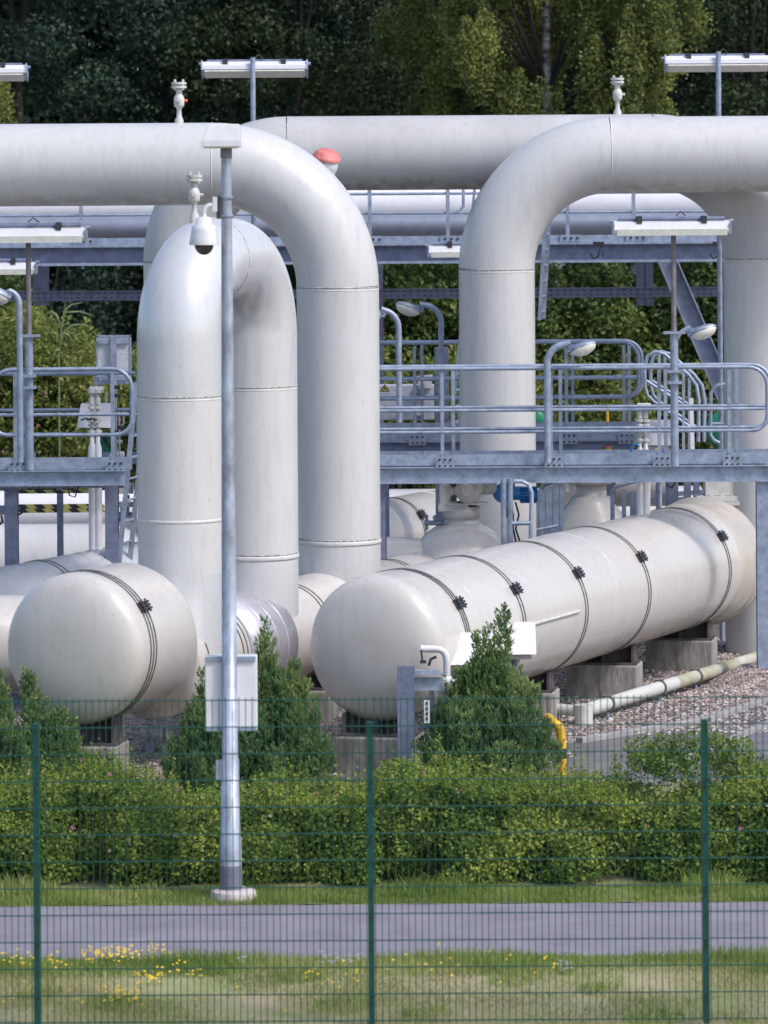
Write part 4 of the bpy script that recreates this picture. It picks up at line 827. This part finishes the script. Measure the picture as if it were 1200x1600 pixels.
for k in (-1, 1): b.box((bx+.01, yM+.02, zc+k*.31), (.44, .03, .035))
b.build('mounting_rail', GALV, cb); b = MB(); b.box((bx-.10, yM-.0, 1.15), (.05, .10, .16)); b.build('hatch', GALV, t)
# head
zt = pm_(228); b = MB(); tp_, bt = [(-.12, -.14), (.15, -.14), (.15, .14), (-.12, .14)], [(-.175, -.18), (.155, -.18), (.155, .18), (-.175, .18)]
vs = [(bx-.03+x, yM+y, zt+.205) for x, y in tp_]+[(bx-.03+x, yM+y, zt+.045) for x, y in bt]; vs = [(bx-.03+x*1.0, yM+y, z) for (x, y), z in [(p, zt+.20) for p in tp_]+[(p, zt+.05) for p in bt]]
b.add(vs, [(0, 1, 2, 3), (1, 0, 4, 5), (2, 1, 5, 6), (3, 2, 6, 7), (0, 3, 7, 4), (7, 6, 5, 4)]); h = b.build('lamp_head', WHITE, t, bevel=.006)
b = MB(); b.box((bx-.04, yM, zt+.025), (.345, .37, .05)); b.build('lamp_rim', WHITE, h, bevel=.004); b = MB(); b.box((bx-.04, yM, zt-.006), (.30, .33, .012)); b.build('lamp_glass', LENS, h)
b = MB(); b.cyl((bx, yM, zt-.10), Z, .052, .09, 20); b.build('spigot', RUSTY, t)
# dome camera
zc = pm_(372); xc_ = bx-.20; b = MB(); b.lathe((xc_, yM-.02, zc), Z, [(-.05, .128), (-.035, .13), (.02, .122), (.08, .112), (.12, .106), (.13, .08), (.19, .07), (.20, .03)], 32)
hs = b.build('camera', WHITE, t)
MB().tube([(xc_, yM-.02, zc+.18), (xc_, yM-.02, zc+.23)]+arc((xc_+.07, yM-.02, zc+.23), -X, Z, .07, 0, PI/2, 8)+[(bx-.075, yM-.01, zc+.30)], .024, 14).build('bracket_arm', WHITE, hs)
b = MB(); n = 24; vs = []
for i in range(9): a = PI/2*i/8; vs += [(xc_+.085*math.cos(a)*math.cos(2*PI*k/n), yM-.02+.085*math.cos(a)*math.sin(2*PI*k/n), zc-.045-.095*math.sin(a)) for k in range(n)]
b.add(vs, [(i*n+k, i*n+(k+1) % n, (i+1)*n+(k+1) % n, (i+1)*n+k) for i in range(8) for k in range(n)], 0, True); b.build('dome', DOME, hs)
b = MB(); b.box((bx-.07, yM, zc+.28), (.035, .08, .20)); b.build('wall_plate', BOLT, hs)
b = MB()
for k in (.20, .36): b.lathe((bx, yM, zc+k), Z, [(0, .05), (0, .064), (.018, .064), (.018, .05)], 20, sm=False)
b.build('band_clamp', GALV, hs); b = MB(); b.box((bx-.10, yM-.01, zc+.31), (.04, .07, .13)); b.build('arm_flange', WHITE, hs)

# ------------------------------------------------------------------ boundary fence
sN = 209; yN = FPX/sN; zf = lambda y: EYE-(y-HORIZ)/sN
t = thing('mesh_fence', (0, yN, 0), 'green welded mesh fence on square posts across the foreground', 'fence')
posts = [P(x, 1360, sN).x for x in (56.5-523, 56.5, 579.5, 1103, 1103+523)]
for i, x in enumerate(posts):
    if 1 <= i <= 3: b = MB(); b.box((x, yN+.03, zf(1128)/2), (.046, .06, zf(1128))); q = b.build('post', FENG, t, bevel=.004); b = MB(); [b.cyl((x+.012, yN-.004, z), -Y, .012, .02, 8) for z in np.arange(.2, 2.1, .4)]; b.build('clip', FENG, q)
for i in range(4):
    xa, xb = posts[i]+.008, posts[i+1]-.008; b = MB(); zt, zb0 = zf(1088), .03
    nv = 50
    for k in range(nv): x = xa+(xb-xa)*(k+.5)/nv; b.tube([(x, yN-.02, zb0), (x, yN-.02, zt)], .0034, 5, False)
    z = zf(1092)
    while z > .02:
        for yy in (-.026, -.014): b.tube([(xa, yN+yy, z), (xb, yN+yy, z)], .0040, 5, False)
        z -= .2
    b.build('mesh_panel', FENG, t)
# second fence behind the yard
sQ = 82; yQ = FPX/sQ; t = thing('mesh_fence', (0, yQ, GZ), 'distant green mesh fence in front of the dark wood', 'fence')
zt = P(850, 530, sQ).z
for i in range(-3, 6): b = MB(); b.box((P(847, 560, sQ).x+(i-1)*2.82, yQ, (zt+GZ)/2+.04), (.07, .07, zt-GZ+.08)); b.build('post', FENG, t)
b = MB()
for k in range(-170, 170): b.box((k*.05, yQ-.05, (zt+GZ)/2), (.007, .007, zt-GZ))
z = zt-.02
while z > GZ: b.box((0, yQ-.05, z), (17, .016, .014)); z -= .2
b.build('mesh_panel', FENG, t)

# ------------------------------------------------------------------ foliage
def leaves(C_, Nn, size, name, m, parent=None, org=None, aspect=.55, jit=.9, fold=True):
    """C_: leaf centres (n,3); Nn: preferred normals (n,3); one diamond-shaped leaf each"""
    n = len(C_); nr = Nn+RNG.normal(0, jit, (n, 3)); nr /= np.linalg.norm(nr, axis=1)[:, None]+1e-9
    a = RNG.normal(0, 1, (n, 3)); a -= nr*(a*nr).sum(1)[:, None]; a /= np.linalg.norm(a, axis=1)[:, None]+1e-9
    b = np.cross(nr, a); sz = (size*RNG.uniform(.6, 1.35, n))[:, None]
    v = np.empty((n, 4, 3)); v[:, 0] = C_-a*sz*.5; v[:, 1] = C_+b*sz*.5*aspect+nr*sz*.08; v[:, 2] = C_+a*sz*.5; v[:, 3] = C_-b*sz*.5*aspect+nr*sz*.08
    org = np.array(org if org is not None else (parent['_o'] if parent is not None else (0, 0, 0))); v = v.reshape(-1, 3)-org
    return raw(v, n, name, m, parent, org)
def raw(v, n, name, m, parent, org, rnd=None):
    me = bpy.data.meshes.new(name); me.vertices.add(n*4); me.vertices.foreach_set('co', v.astype(np.float32).ravel()); me.loops.add(n*4); me.loops.foreach_set('vertex_index', np.arange(n*4, dtype=np.int32))
    me.polygons.add(n); me.polygons.foreach_set('loop_start', np.arange(0, n*4, 4, dtype=np.int32))
    try: me.polygons.foreach_set('loop_total', np.full(n, 4, dtype=np.int32))
    except Exception: pass
    at = me.attributes.new('rnd', 'FLOAT', 'FACE'); at.data.foreach_set('value', RNG.random(n).astype(np.float32) if rnd is None else rnd.astype(np.float32))
    me.materials.append(m); me.update(calc_edges=True)
    o = bpy.data.objects.new(name, me); COL.objects.link(o)
    if parent is not None: o.parent = parent; o['_o'] = tuple(map(float, org))
    else: o.location = org
    return o
def clumps(cs, rs, n, flat=1., shell=.75):
    """leaf centres and outward normals over many overlapping clumps"""
    cs = np.array(cs); rs = np.array(rs); w_ = rs**2; idx = RNG.choice(len(cs), n, p=w_/w_.sum()); d = RNG.normal(0, 1, (n, 3)); d /= np.linalg.norm(d, axis=1)[:, None]
    rad = rs[idx]*(shell+(1-shell)*RNG.random(n)+RNG.normal(0, .10, n)); p = cs[idx]+d*rad[:, None]*np.array([1, 1, flat]); return p, d

# rose hedge between road and yard: billowing mass with shoots and pink blooms
def hedge():
    y0h, y1h = 34.9, 36.6
    yy = rowY(1392)
    y0h = yy+.12; t = thing('rose_hedge', (0, y0h, .05), 'broad flowering rose hedge along the far side of the road', 'hedge')
    cs, rs = [], []
    for i in range(1300):
        x = random.uniform(-4.9, 4.9); k = random.random(); r = random.uniform(.08, .24)
        hN = .80+.10*math.sin(x*1.7+.6)+.07*math.sin(x*4.3)+.05*math.sin(x*11.3+1)+random.uniform(-.05, .05)
        if x > 2.2 and x < 3.4: hN += .02
        dpt = random.uniform(0, 1.7)*(random.random()**.4)+.12*math.sin(x*6.3)+.08*math.sin(x*2.7+2); h = hN*(1-.25*max(0, 1-dpt/.35)**1.0)
        z = random.uniform(.04, h-r*.6) if dpt < .5 else h-r*.7-random.random()*.25
        cs.append((x, y0h+.12+dpt, z)); rs.append(r)
    for i in range(26): x = random.uniform(2.2, 3.5); cs.append((x, y0h+random.uniform(.9, 1.7), random.uniform(.9, 1.02+.12*math.sin((x-2.2)*2.4)))); rs.append(random.uniform(.10, .17))
    p, d = clumps(cs, rs, 240000, 1, .75); d[:, 2] += .5; d[:, 1] -= .3
    k = p[:, 2] > .03; leaves(p[k], d[k], .042, 'foliage', HEDGE_L, t, aspect=.6, jit=.9)
    # young shoots sticking out on top
    q = []; 
    for i in range(1500):
        x = random.uniform(-4.9, 4.9); hN = .82+.10*math.sin(x*1.7+.6)+.07*math.sin(x*4.3); y = y0h+random.uniform(.1, 1.7); L = random.uniform(.05, .17)+(.16 if random.random() < .12 else 0)
        lean = (random.uniform(-.08, .08), random.uniform(-.08, .05))
        for j in range(10): f_ = j/9; q.append((x+lean[0]*f_+random.gauss(0, .018), y+lean[1]*f_+random.gauss(0, .018), hN-.10+L*f_))
    q = np.array(q); leaves(q, np.tile([0, -.2, .8], (len(q), 1)), .040, 'young_shoots', leaf_mat('young rose leaves', (.13, .20, .03), (.25, .33, .05), (.38, .42, .09), .45, 2), t, aspect=.5)
    # blooms
    FADE = mat('faded petals', (.50, .36, .27), .6)
    for i in range(64):
        b = MB(); x = random.uniform(-4.6, 4.6); f = random.random(); hN = .84+.10*math.sin(x*1.7+.6)+.07*math.sin(x*4.3)
        c = Vector((x, y0h+.0+random.random()*.05 if f < .35 else y0h+random.uniform(.2, 1.4), random.uniform(.35, hN-.05) if f < .35 else hN+random.uniform(-.03, .05)))
        r = random.uniform(.007, .015)
        for k in range(5):
            a = 2*PI*k/5+random.random(); dd = Vector((math.cos(a), -.35, math.sin(a))); b.add([c, c+dd*r+Vector((-dd.z, 0, dd.x))*r*.5, c+dd*r*1.5, c+dd*r-Vector((-dd.z, 0, dd.x))*r*.5], [(0, 1, 2, 3)])
        b.build('bloom', FADE if i % 2 else PETAL, t)
    b = MB()
    for i in range(220):
        x = random.uniform(-4.9, 4.9); a = Vector((x, y0h+random.uniform(.35, 1.2), .0)); b.tube([a, a+Vector((random.gauss(0, .1), random.gauss(-.05, .08), random.uniform(.35, .75)))], .006, 4, False)
    b.build('stems', TWIG, t)
hedge()

def juniper(x, yb, ytop, s, wd, label, seed, peaks):
    """upright conifer shrub made of plume-shaped branches"""
    rg = np.random.default_rng(seed); b0 = P(x, yb, s); base = Vector((b0.x, b0.y, GZ)); H_ = P(x, ytop, s).z-GZ
    t = thing('juniper', base, label, 'shrub', 'junipers along the yard edge')
    tips = []
    for (px_, hf, wf, n) in peaks:
        for i in range(n):
            a = rg.random()*2*PI; q = rg.random()**.55; rr = q*wd*.5*wf; top = H_*hf*(1-.72*q**1.5)*(rg.uniform(.76, 1.08))
            if i == 0: rr, top = 0, H_*hf
            tips.append((px_+rr*math.cos(a), rr*math.sin(a)*.8, max(.25, top)))
    P_, N_, V_ = [], [], []
    for (tx, ty, tz) in tips:
        L = min(tz*.85, rg.uniform(.45, .8)); n = 46; u = rg.random(n)**.75; a = rg.random(n)*2*PI; r_ = (.115*(1-u)**.6+.006)*rg.uniform(.5, 1.15, n)
        cx = tx*(.62+.38*u)+r_*np.cos(a); cy = ty*(.62+.38*u)+r_*np.sin(a); cz = tz-(1-u)*L+r_*.35
        cx[0], cy[0], cz[0] = tx, ty, tz
        for q in range(n):       # each tuft is a small upswept tail of sprays
            k = 15; v_ = rg.random(k)**.8; tl = rg.uniform(.05, .11); o_ = np.array([np.cos(a[q])*.5, np.sin(a[q])*.5, 1.]); o_ /= np.linalg.norm(o_)
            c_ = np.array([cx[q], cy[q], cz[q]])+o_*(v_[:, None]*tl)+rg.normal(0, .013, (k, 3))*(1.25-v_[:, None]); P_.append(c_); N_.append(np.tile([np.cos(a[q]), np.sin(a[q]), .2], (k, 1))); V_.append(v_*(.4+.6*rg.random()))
    p = np.concatenate(P_); nn_ = np.concatenate(N_); n = len(p)
    # little upswept sprays: long axis mostly vertical and outwards
    up = np.stack([nn_[:, 0]*.55, nn_[:, 1]*.55, np.ones(n)], 1)+rg.normal(0, .32, (n, 3)); up /= np.linalg.norm(up, axis=1)[:, None]
    sd = np.cross(up, rg.normal(0, 1, (n, 3))); sd /= np.linalg.norm(sd, axis=1)[:, None]; sz = rg.uniform(.020, .040, n)[:, None]
    v = np.empty((n, 4, 3)); v[:, 0] = p-up*sz*.5; v[:, 1] = p+sd*sz*.2; v[:, 2] = p+up*sz*.7; v[:, 3] = p-sd*sz*.2
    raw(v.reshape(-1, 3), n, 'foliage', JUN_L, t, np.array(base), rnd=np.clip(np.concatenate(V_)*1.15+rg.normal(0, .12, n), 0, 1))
    m = MB(); 
    for (tx, ty, tz) in tips[::2]: m.tube([base, base+Vector((tx*.5, ty*.5, tz*.4)), base+Vector((tx*.85, ty*.85, tz*.8))], [.02, .012, .004], 5)
    m.build('stems', BARK, t)
    # dense inner growth so the shrub is not see-through
    k = 5200; tt = np.array(tips); ii = rg.integers(0, len(tt), k); f_ = rg.random(k)
    p = np.stack([tt[ii, 0]*(.25+.6*f_), tt[ii, 1]*(.25+.6*f_), tt[ii, 2]*f_*.86], 1)+rg.normal(0, .03, (k, 3))+np.array(base)
    leaves(p, rg.normal(0, 1, (k, 3)), .07, 'inner_growth', JUN_L, t)
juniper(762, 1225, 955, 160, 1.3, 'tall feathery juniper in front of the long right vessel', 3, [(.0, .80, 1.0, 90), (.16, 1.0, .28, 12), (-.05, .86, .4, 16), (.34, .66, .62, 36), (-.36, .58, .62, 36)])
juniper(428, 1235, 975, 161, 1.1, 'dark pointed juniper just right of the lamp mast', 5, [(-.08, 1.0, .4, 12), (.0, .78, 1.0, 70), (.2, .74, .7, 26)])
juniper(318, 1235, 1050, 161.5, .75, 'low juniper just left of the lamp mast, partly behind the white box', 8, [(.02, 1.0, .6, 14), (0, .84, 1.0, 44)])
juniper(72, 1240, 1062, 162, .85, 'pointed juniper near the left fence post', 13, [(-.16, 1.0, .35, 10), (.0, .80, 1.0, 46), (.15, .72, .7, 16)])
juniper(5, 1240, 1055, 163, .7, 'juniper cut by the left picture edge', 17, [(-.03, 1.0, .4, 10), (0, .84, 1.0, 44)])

def shrub(name, x0, x1, ytop, ybot, s, depth, m, label, n, leaf, nc, seed, rr=(.2, .5), flowers=0, topf=None):
    a, b_ = P(x0, ytop, s), P(x1, ybot, s); random.seed(seed); t = thing(name, ((a.x+b_.x)/2, a.y, GZ), label, 'shrub')
    cs, rs = [], []; W_ = b_.x-a.x
    for i in range(nc):
        u = random.random(); r = random.uniform(*rr); x = a.x+u*W_; zt = a.z*(1 if topf is None else 1)+(topf(u) if topf else 0); y = a.y+random.random()*depth
        z = zt-r-abs(random.gauss(0, .5))*(zt-b_.z)*.9; cs.append((x, y, max(z, GZ+.2))); rs.append(r)
    p, d = clumps(cs, rs, n, .9, .7); d[:, 2] += .4; leaves(p, d, leaf, 'foliage', m, t, aspect=.5)
    m_ = MB()
    for i in range(14): x = a.x+random.random()*W_; q = Vector((x, a.y+depth*random.random(), GZ)); m_.tube([q, q+Vector((random.gauss(0, .3), 0, (a.z-GZ)*.7))], [.03, .01], 6)
    m_.build('stems', BARK, t)
    if flowers:
        for i in range(flowers):
            f = MB(); c = Vector((a.x+random.random()*W_, a.y-.12, random.uniform(b_.z, a.z-.3))); r = .02
            f.ell(c, (r, r*.5, r), 8); f.build('bloom', PETAL, t)
    # upright shoots
    q = []
    for i in range(80):
        u = random.random(); x = a.x+u*W_; zt = a.z+(topf(u) if topf else 0)-.15; y = a.y+random.random()*depth; L = random.uniform(.2, .55); lx, ly = random.gauss(0, .12), random.gauss(0, .1)
        for j in range(26): f_ = j/25; q.append((x+lx*f_+random.gauss(0, .04), y+ly*f_+random.gauss(0, .04), zt+L*f_))
    q = np.array(q); leaves(q, np.tile([0, -.2, .7], (len(q), 1)), leaf*1.15, 'shoots', m, t, aspect=.4)
    random.seed(seed+1)
shrub('rose_shrub', -60, 150, 520, 730, 92, 2.2, SHRUB_L, 'sunlit wild rose thicket behind the left platform', 46000, .085, 170, 21, flowers=9, topf=lambda u: .25*math.sin(u*5)+.1*math.sin(u*17))
shrub('rose_shrub', 120, 260, 560, 730, 90, 2.2, SHRUB_L, 'lower olive thicket behind the grey notice board', 30000, .085, 120, 22, flowers=3, topf=lambda u: -.3*u)
shrub('rose_shrub', 560, 740, 560, 720, 88, 2, SHRUB_L, 'bright bushes behind the low grey cabinet', 22000, .085, 90, 23, topf=lambda u: -.25*u+.12*math.sin(9*u))
shrub('rose_shrub', 820, 1000, 592, 725, 88, 2, SHRUB_L, 'olive green bushes behind the rear railing', 30000, .085, 110, 24, topf=lambda u: .12*math.sin(7*u))
shrub('rose_shrub', 980, 1180, 585, 725, 87, 2, SHRUB_L, 'tangled bushes behind the curved stair handrails', 30000, .085, 110, 25, topf=lambda u: .15*math.sin(8*u))
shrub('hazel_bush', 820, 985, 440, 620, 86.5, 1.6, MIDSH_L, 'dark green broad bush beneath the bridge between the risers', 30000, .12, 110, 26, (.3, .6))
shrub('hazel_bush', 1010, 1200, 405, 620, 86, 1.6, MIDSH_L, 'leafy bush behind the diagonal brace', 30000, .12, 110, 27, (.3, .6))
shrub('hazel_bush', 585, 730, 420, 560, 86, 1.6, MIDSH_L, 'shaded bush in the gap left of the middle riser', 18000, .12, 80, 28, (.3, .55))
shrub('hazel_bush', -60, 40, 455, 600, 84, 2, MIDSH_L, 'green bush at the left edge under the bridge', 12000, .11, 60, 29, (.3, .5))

def tree(x, y, h, R0, m, label, n, name='broadleaf_tree', seed=0, leaf=.105, low=.15, trunk=.16):
    rg = np.random.default_rng(seed+100); t = thing(name, (x, y, GZ), label, 'tree', 'trees of the wood behind the plant')
    cs, rs = [], []
    for i in range(110):
        zf_ = rg.random(); z = GZ+h*(low+(1-low)*zf_); env = R0*math.sin(PI*min(1, .15+.85*zf_))**.6; a = rg.random()*2*PI; q = env*rg.random()**.5
        cs.append((x+q*math.cos(a), y+q*math.sin(a)*.8, z)); rs.append(rg.uniform(.3, .95))
    p, d = clumps(cs, rs, n, .75, .7); d[:, 2] += .3; leaves(p, d, leaf, 'crown', m, t, aspect=.6)
    mt = MB(); path = [Vector((x+.25*math.sin(k*1.3+seed), y, GZ-.1+h*.85*k/6)) for k in range(7)]; mt.tube(path, [trunk*(1-.8*k/6) for k in range(7)], 10)
    for c in cs[::9]:
        c = Vector(c); k = min(5, int((c.z-GZ)/h*6*.8)); mt.tube([path[k], path[k].lerp(c, .5)+Z*.1, c], [.05, .03, .012], 6)
    mt.build('trunk', BARK, t); return t
# Near edge of the wood
kinds = [(-7.2, 78, 15, 2.7, FOR_L, 'dark spreading tree at the far left of the wood'), (-4.4, 80, 16, 2.8, FOR_L, 'dense near black tree behind the upper left vent valve'), (-1.9, 79, 15, 2.4, OAK_L, 'olive tinted tree behind the upper left strip lamp'), (.4, 82, 16, 2.6, FOR_L, 'dark tree left of the drooping birches'),
         (2.9, 84, 15, 2.6, FOR_L, 'dark tree standing behind the birches'), (5.6, 83, 15, 2.6, FOR_L, 'dark tree right of the birches behind the right strip lamp'), (8.0, 81, 16, 2.7, OAK_L, 'olive tinted tree at the far right of the wood'), (-9.6, 82, 15, 2.8, OAK_L, 'leafy tree beyond the left edge of the wood')]
for i, (x, y, h, r, m, lab) in enumerate(kinds): tree(x, y, h, r, m, lab, 52000, seed=i)
def birch(x, y, h, label, seed, R0=1.9, n=240, x_skew=0, zlo=7.4, t_vis=True, lean=0.):
    rg = np.random.default_rng(seed); t = thing('birch', (x, y, GZ), label, 'tree', 'weeping birches at the edge of the wood')
    mt = MB(); path = [Vector((x+lean*k/9+.10*math.sin(k*.9+seed), y, GZ-.1+h*k/9)) for k in range(10)]; mt.tube(path, [.15*(1-.75*k/9) for k in range(10)], 12)
    C, N_ = [], []
    curt = []
    for i in range(n//6):
        a = rg.random()*2*PI; zt = GZ+rg.uniform(6.6, h-1.0); env = R0*(1.05-.35*abs((zt-9.5)/6)); q = env*(.30+.75*rg.random()**.6); curt.append((a, zt, q, rg.uniform(.8, 2.0)))
    for i in range(n):
        a, zt, q, L0 = curt[i % len(curt)]; a += rg.normal(0, .10); zt += rg.normal(0, .18); q *= 1+rg.normal(0, .06)
        bx_, by_ = x+lean*.5+x_skew+q*math.cos(a), y+q*math.sin(a)*.7; L = L0*rg.uniform(.6, 1.1); zb = max(zt-L, zlo-1.6+rg.random()*1.0)
        m_ = int(230*max(.3, zt-zb)); u = rg.random(m_)**.9; wv = .03+.09*np.sin(np.clip(u*2.6, 0, PI))
        sway = rg.normal(0, .12); C.append(np.stack([bx_+sway*u+rg.normal(0, 1, m_)*wv, by_+rg.normal(0, 1, m_)*wv, zt-(zt-zb)*u], 1)); N_.append(np.tile([rg.normal(0, .4), -.8, .2], (m_, 1)))
        if i % 5 == 0:
            k = min(9, max(1, int((zt-GZ)/h*9)-1)); mt.tube([path[k], path[k].lerp(Vector((bx_, by_, zt)), .6)+Z*.3, Vector((bx_, by_, zt))], [.03, .02, .008], 6, mi=1)
    mt.build('trunk', [BIRCH, BARK], t); C = np.concatenate(C); N_ = np.concatenate(N_); leaves(C, N_, .066, 'crown', BIR_L, t, aspect=.7, jit=.7)
birch(P(862, 90, 82).x, 73.5, 14, 'tall birch with pale trunk showing through drooping leaves', 31, 1.7, 280, x_skew=-.2)
birch(P(735, 90, 82).x, 75.5, 14, 'weeping birch left of the pale trunked birch', 32, 1.8, 330, x_skew=.1)
birch(P(1010, 90, 82).x, 72.5, 13, 'yellowish weeping birch nearest the right strip lamp', 33, 1.05, 170, lean=-.5)
birch(P(-14, 60, 82).x-.4, 73, 13, 'light green branch tips of a birch at the upper left edge', 34, .7, 60)
# far wood
def far_wood():
    n = 420000; x = RNG.uniform(-22, 22, n); y = RNG.uniform(88, 97, n); z = RNG.uniform(GZ, 19, n)
    p = np.stack([x, y, z], 1)
    o = leaves(p, np.tile([0, -.5, .5], (len(p), 1)), .26, 'far_woodland', FOR_L, None, org=(0, 90, 0)); tag(o, 'deep shaded wood filling the background behind the first trees', 'wood', kind='stuff')
far_wood()

t = thing('reed', P(96, 560, 93), 'tall pale reed with arching leaves above the wild rose thicket', 'plant')
b = MB(); rt = P(92, 560, 93); b.tube([Vector((rt.x, rt.y, GZ)), rt, P(98, 495, 93), P(106, 455, 93)], [.014, .012, .009, .003], 6)
b.build('stem', DRY_R, t)
for q in (((95, 515), (102, 488), (125, 487), (148, 494)), ((94, 525), (112, 508), (130, 507), (140, 512)), ((97, 500), (104, 482), (112, 476), (132, 472)), ((96, 510), (88, 492), (80, 486), (72, 492)), ((94, 535), (100, 520), (108, 524), (114, 534))):
    b = MB(); pp = [P(x, y, 93.2) for x, y in q]; n_ = len(pp)
    pts = [pp[0].lerp(pp[1], u) for u in (0, .5)]+[pp[1], pp[1].lerp(pp[2], .5), pp[2], pp[2].lerp(pp[3], .5), pp[3]]; b.tube(pts, [.006, .014, .018, .018, .014, .009, .002], 5); b.build('leaf', DRY_R, t)

# ------------------------------------------------------------------ grass and small flowers
def grass(name, label, n, x0, x1, ya, yb, hmin, hmax, wd, m, dens=None, zf=lambda x, y: x*0):
    x = RNG.uniform(x0, x1, n); y = RNG.uniform(ya, yb, n)
    if dens: k = RNG.random(n) < dens(x, y); x, y = x[k], y[k]; n = len(x)
    h = RNG.uniform(hmin, hmax, n)*(.7+.3*np.sin(x*3+y*2)); a = RNG.random(n)*PI; lx = RNG.normal(0, .35, n)*h; ly = RNG.normal(0, .35, n)*h; c, s_ = np.cos(a)*wd/2, np.sin(a)*wd/2; z = zf(x, y)
    v = np.empty((n, 4, 3)); v[:, 0] = np.stack([x-c, y-s_, z], 1); v[:, 1] = np.stack([x+c, y+s_, z], 1); v[:, 2] = np.stack([x+c*.25+lx, y+s_*.25+ly, z+h], 1); v[:, 3] = np.stack([x-c*.25+lx, y-s_*.25+ly, z+h], 1)
    o = raw(v.reshape(-1, 3), n, name, m, None, np.zeros(3), rnd=np.clip(.5+.25*np.sin(x*1.3+y*3.1)+.2*np.sin(x*.6-y)+RNG.normal(0, .22, n), 0, 1)); tag(o, label, 'grass', kind='stuff'); return o
DRY_L = leaf_mat('dry grass', (.18, .24, .07), (.36, .36, .15), (.55, .48, .28), .45, 1.0)
LUSH_L = leaf_mat('fresh grass', (.14, .22, .04), (.27, .36, .08), (.46, .48, .18), .45, 1.5)
grass('lawn_grass', 'short patchy half dry grass in front of the road', 110000, -3.6, 3.6, yN-1.0, yr0-.05, .012, .055, .007, DRY_L, lambda x, y: np.clip(.55+.3*np.sin(x*2.1+y*1.3)+.3*np.sin(x*5+1)*np.sin(y*4), .05, 1))
grass('lawn_tufts', 'darker green tufts scattered through the dry lawn', 30000, -3.6, 3.6, yN-1.0, yr0-.05, .03, .09, .010, LUSH_L, lambda x, y: (np.sin(x*3.3+y*2)+np.sin(x*7.1-y*3.7)+np.sin(y*5+x) > 1.5)*1.)
grass('roadside_grass', 'fresh taller green grass along the near road edge', 26000, -4, 4, yr0-.75, yr0+.02, .03, .12, .008, LUSH_L, lambda x, y: np.clip(.25+(y-(yr0-.75))*.9+.25*np.sin(x*2.3), 0, 1))
grass('verge_grass', 'green grass strip between road and hedge', 42000, -4.5, 4.5, yr1+.0, yr1+.75, .02, .085, .008, LUSH_L)
grass('verge_weeds', 'tufts of light green weeds at the hedge foot', 9000, -4.5, 4.5, yr1+.25, yr1+.75, .08, .20, .014, LUSH_L, lambda x, y: (np.sin(x*5.1)+np.sin(x*1.9+1) > .4)*1.)
grass('yard_weeds', 'thin weeds in the gravel right of the drain pipe', 1500, 2, 5.4, 41, 46, .03, .10, .008, LUSH_L, lambda x, y: (np.sin(x*4)+np.sin(y*5) > .6)*1.)
def flowers(name, label, m, spots, r):
    b = MB()
    for (x, y, z) in spots:
        c = Vector((x, y, z)); k0 = random.random()
        b.add([c+Vector((r*math.cos(k0+2*PI*k/5), r*.6*math.sin(k0+2*PI*k/5), r*.5*math.sin(k0+2*PI*k/5))) for k in range(5)], [(0, 1, 2, 3, 4)]); b.add([(x-.002, y, 0), (x+.002, y, 0), (x, y, z)], [(0, 1, 2)], 1)
    o = b.build(name, [m, MATS['fresh grass']]); tag(o, label, 'flowers', kind='stuff')
random.seed(5); sp = []
def spot(px0, px1, py, n, spread=.09):
    for i in range(n):
        p = P(random.uniform(px0, px1), py, (py-HORIZ)/EYE); sp.append((p.x+random.gauss(0, .02), p.y+random.gauss(0, spread), random.uniform(.03, .12)))
spot(0, 100, 1510, 34); spot(130, 215, 1502, 80); spot(225, 290, 1497, 24); spot(160, 225, 1565, 34, .05); spot(215, 250, 1540, 26, .06); spot(250, 320, 1525, 18); spot(0, 500, 1570, 20, .3); spot(470, 560, 1540, 18, .3); spot(590, 900, 1520, 24, .3)
flowers('yellow_flowers', 'scattered low yellow flowers in the roadside grass', YPETAL, sp, .012)
sp = []; spot(375, 383, 1512, 10, .03); spot(500, 560, 1510, 26, .05); spot(875, 890, 1525, 16, .03); flowers('violet_flowers', 'few pale violet flower tufts in the roadside grass', VPETAL, sp, .010)
for o in list(bpy.data.objects):
    if '_o' in o: del o['_o']
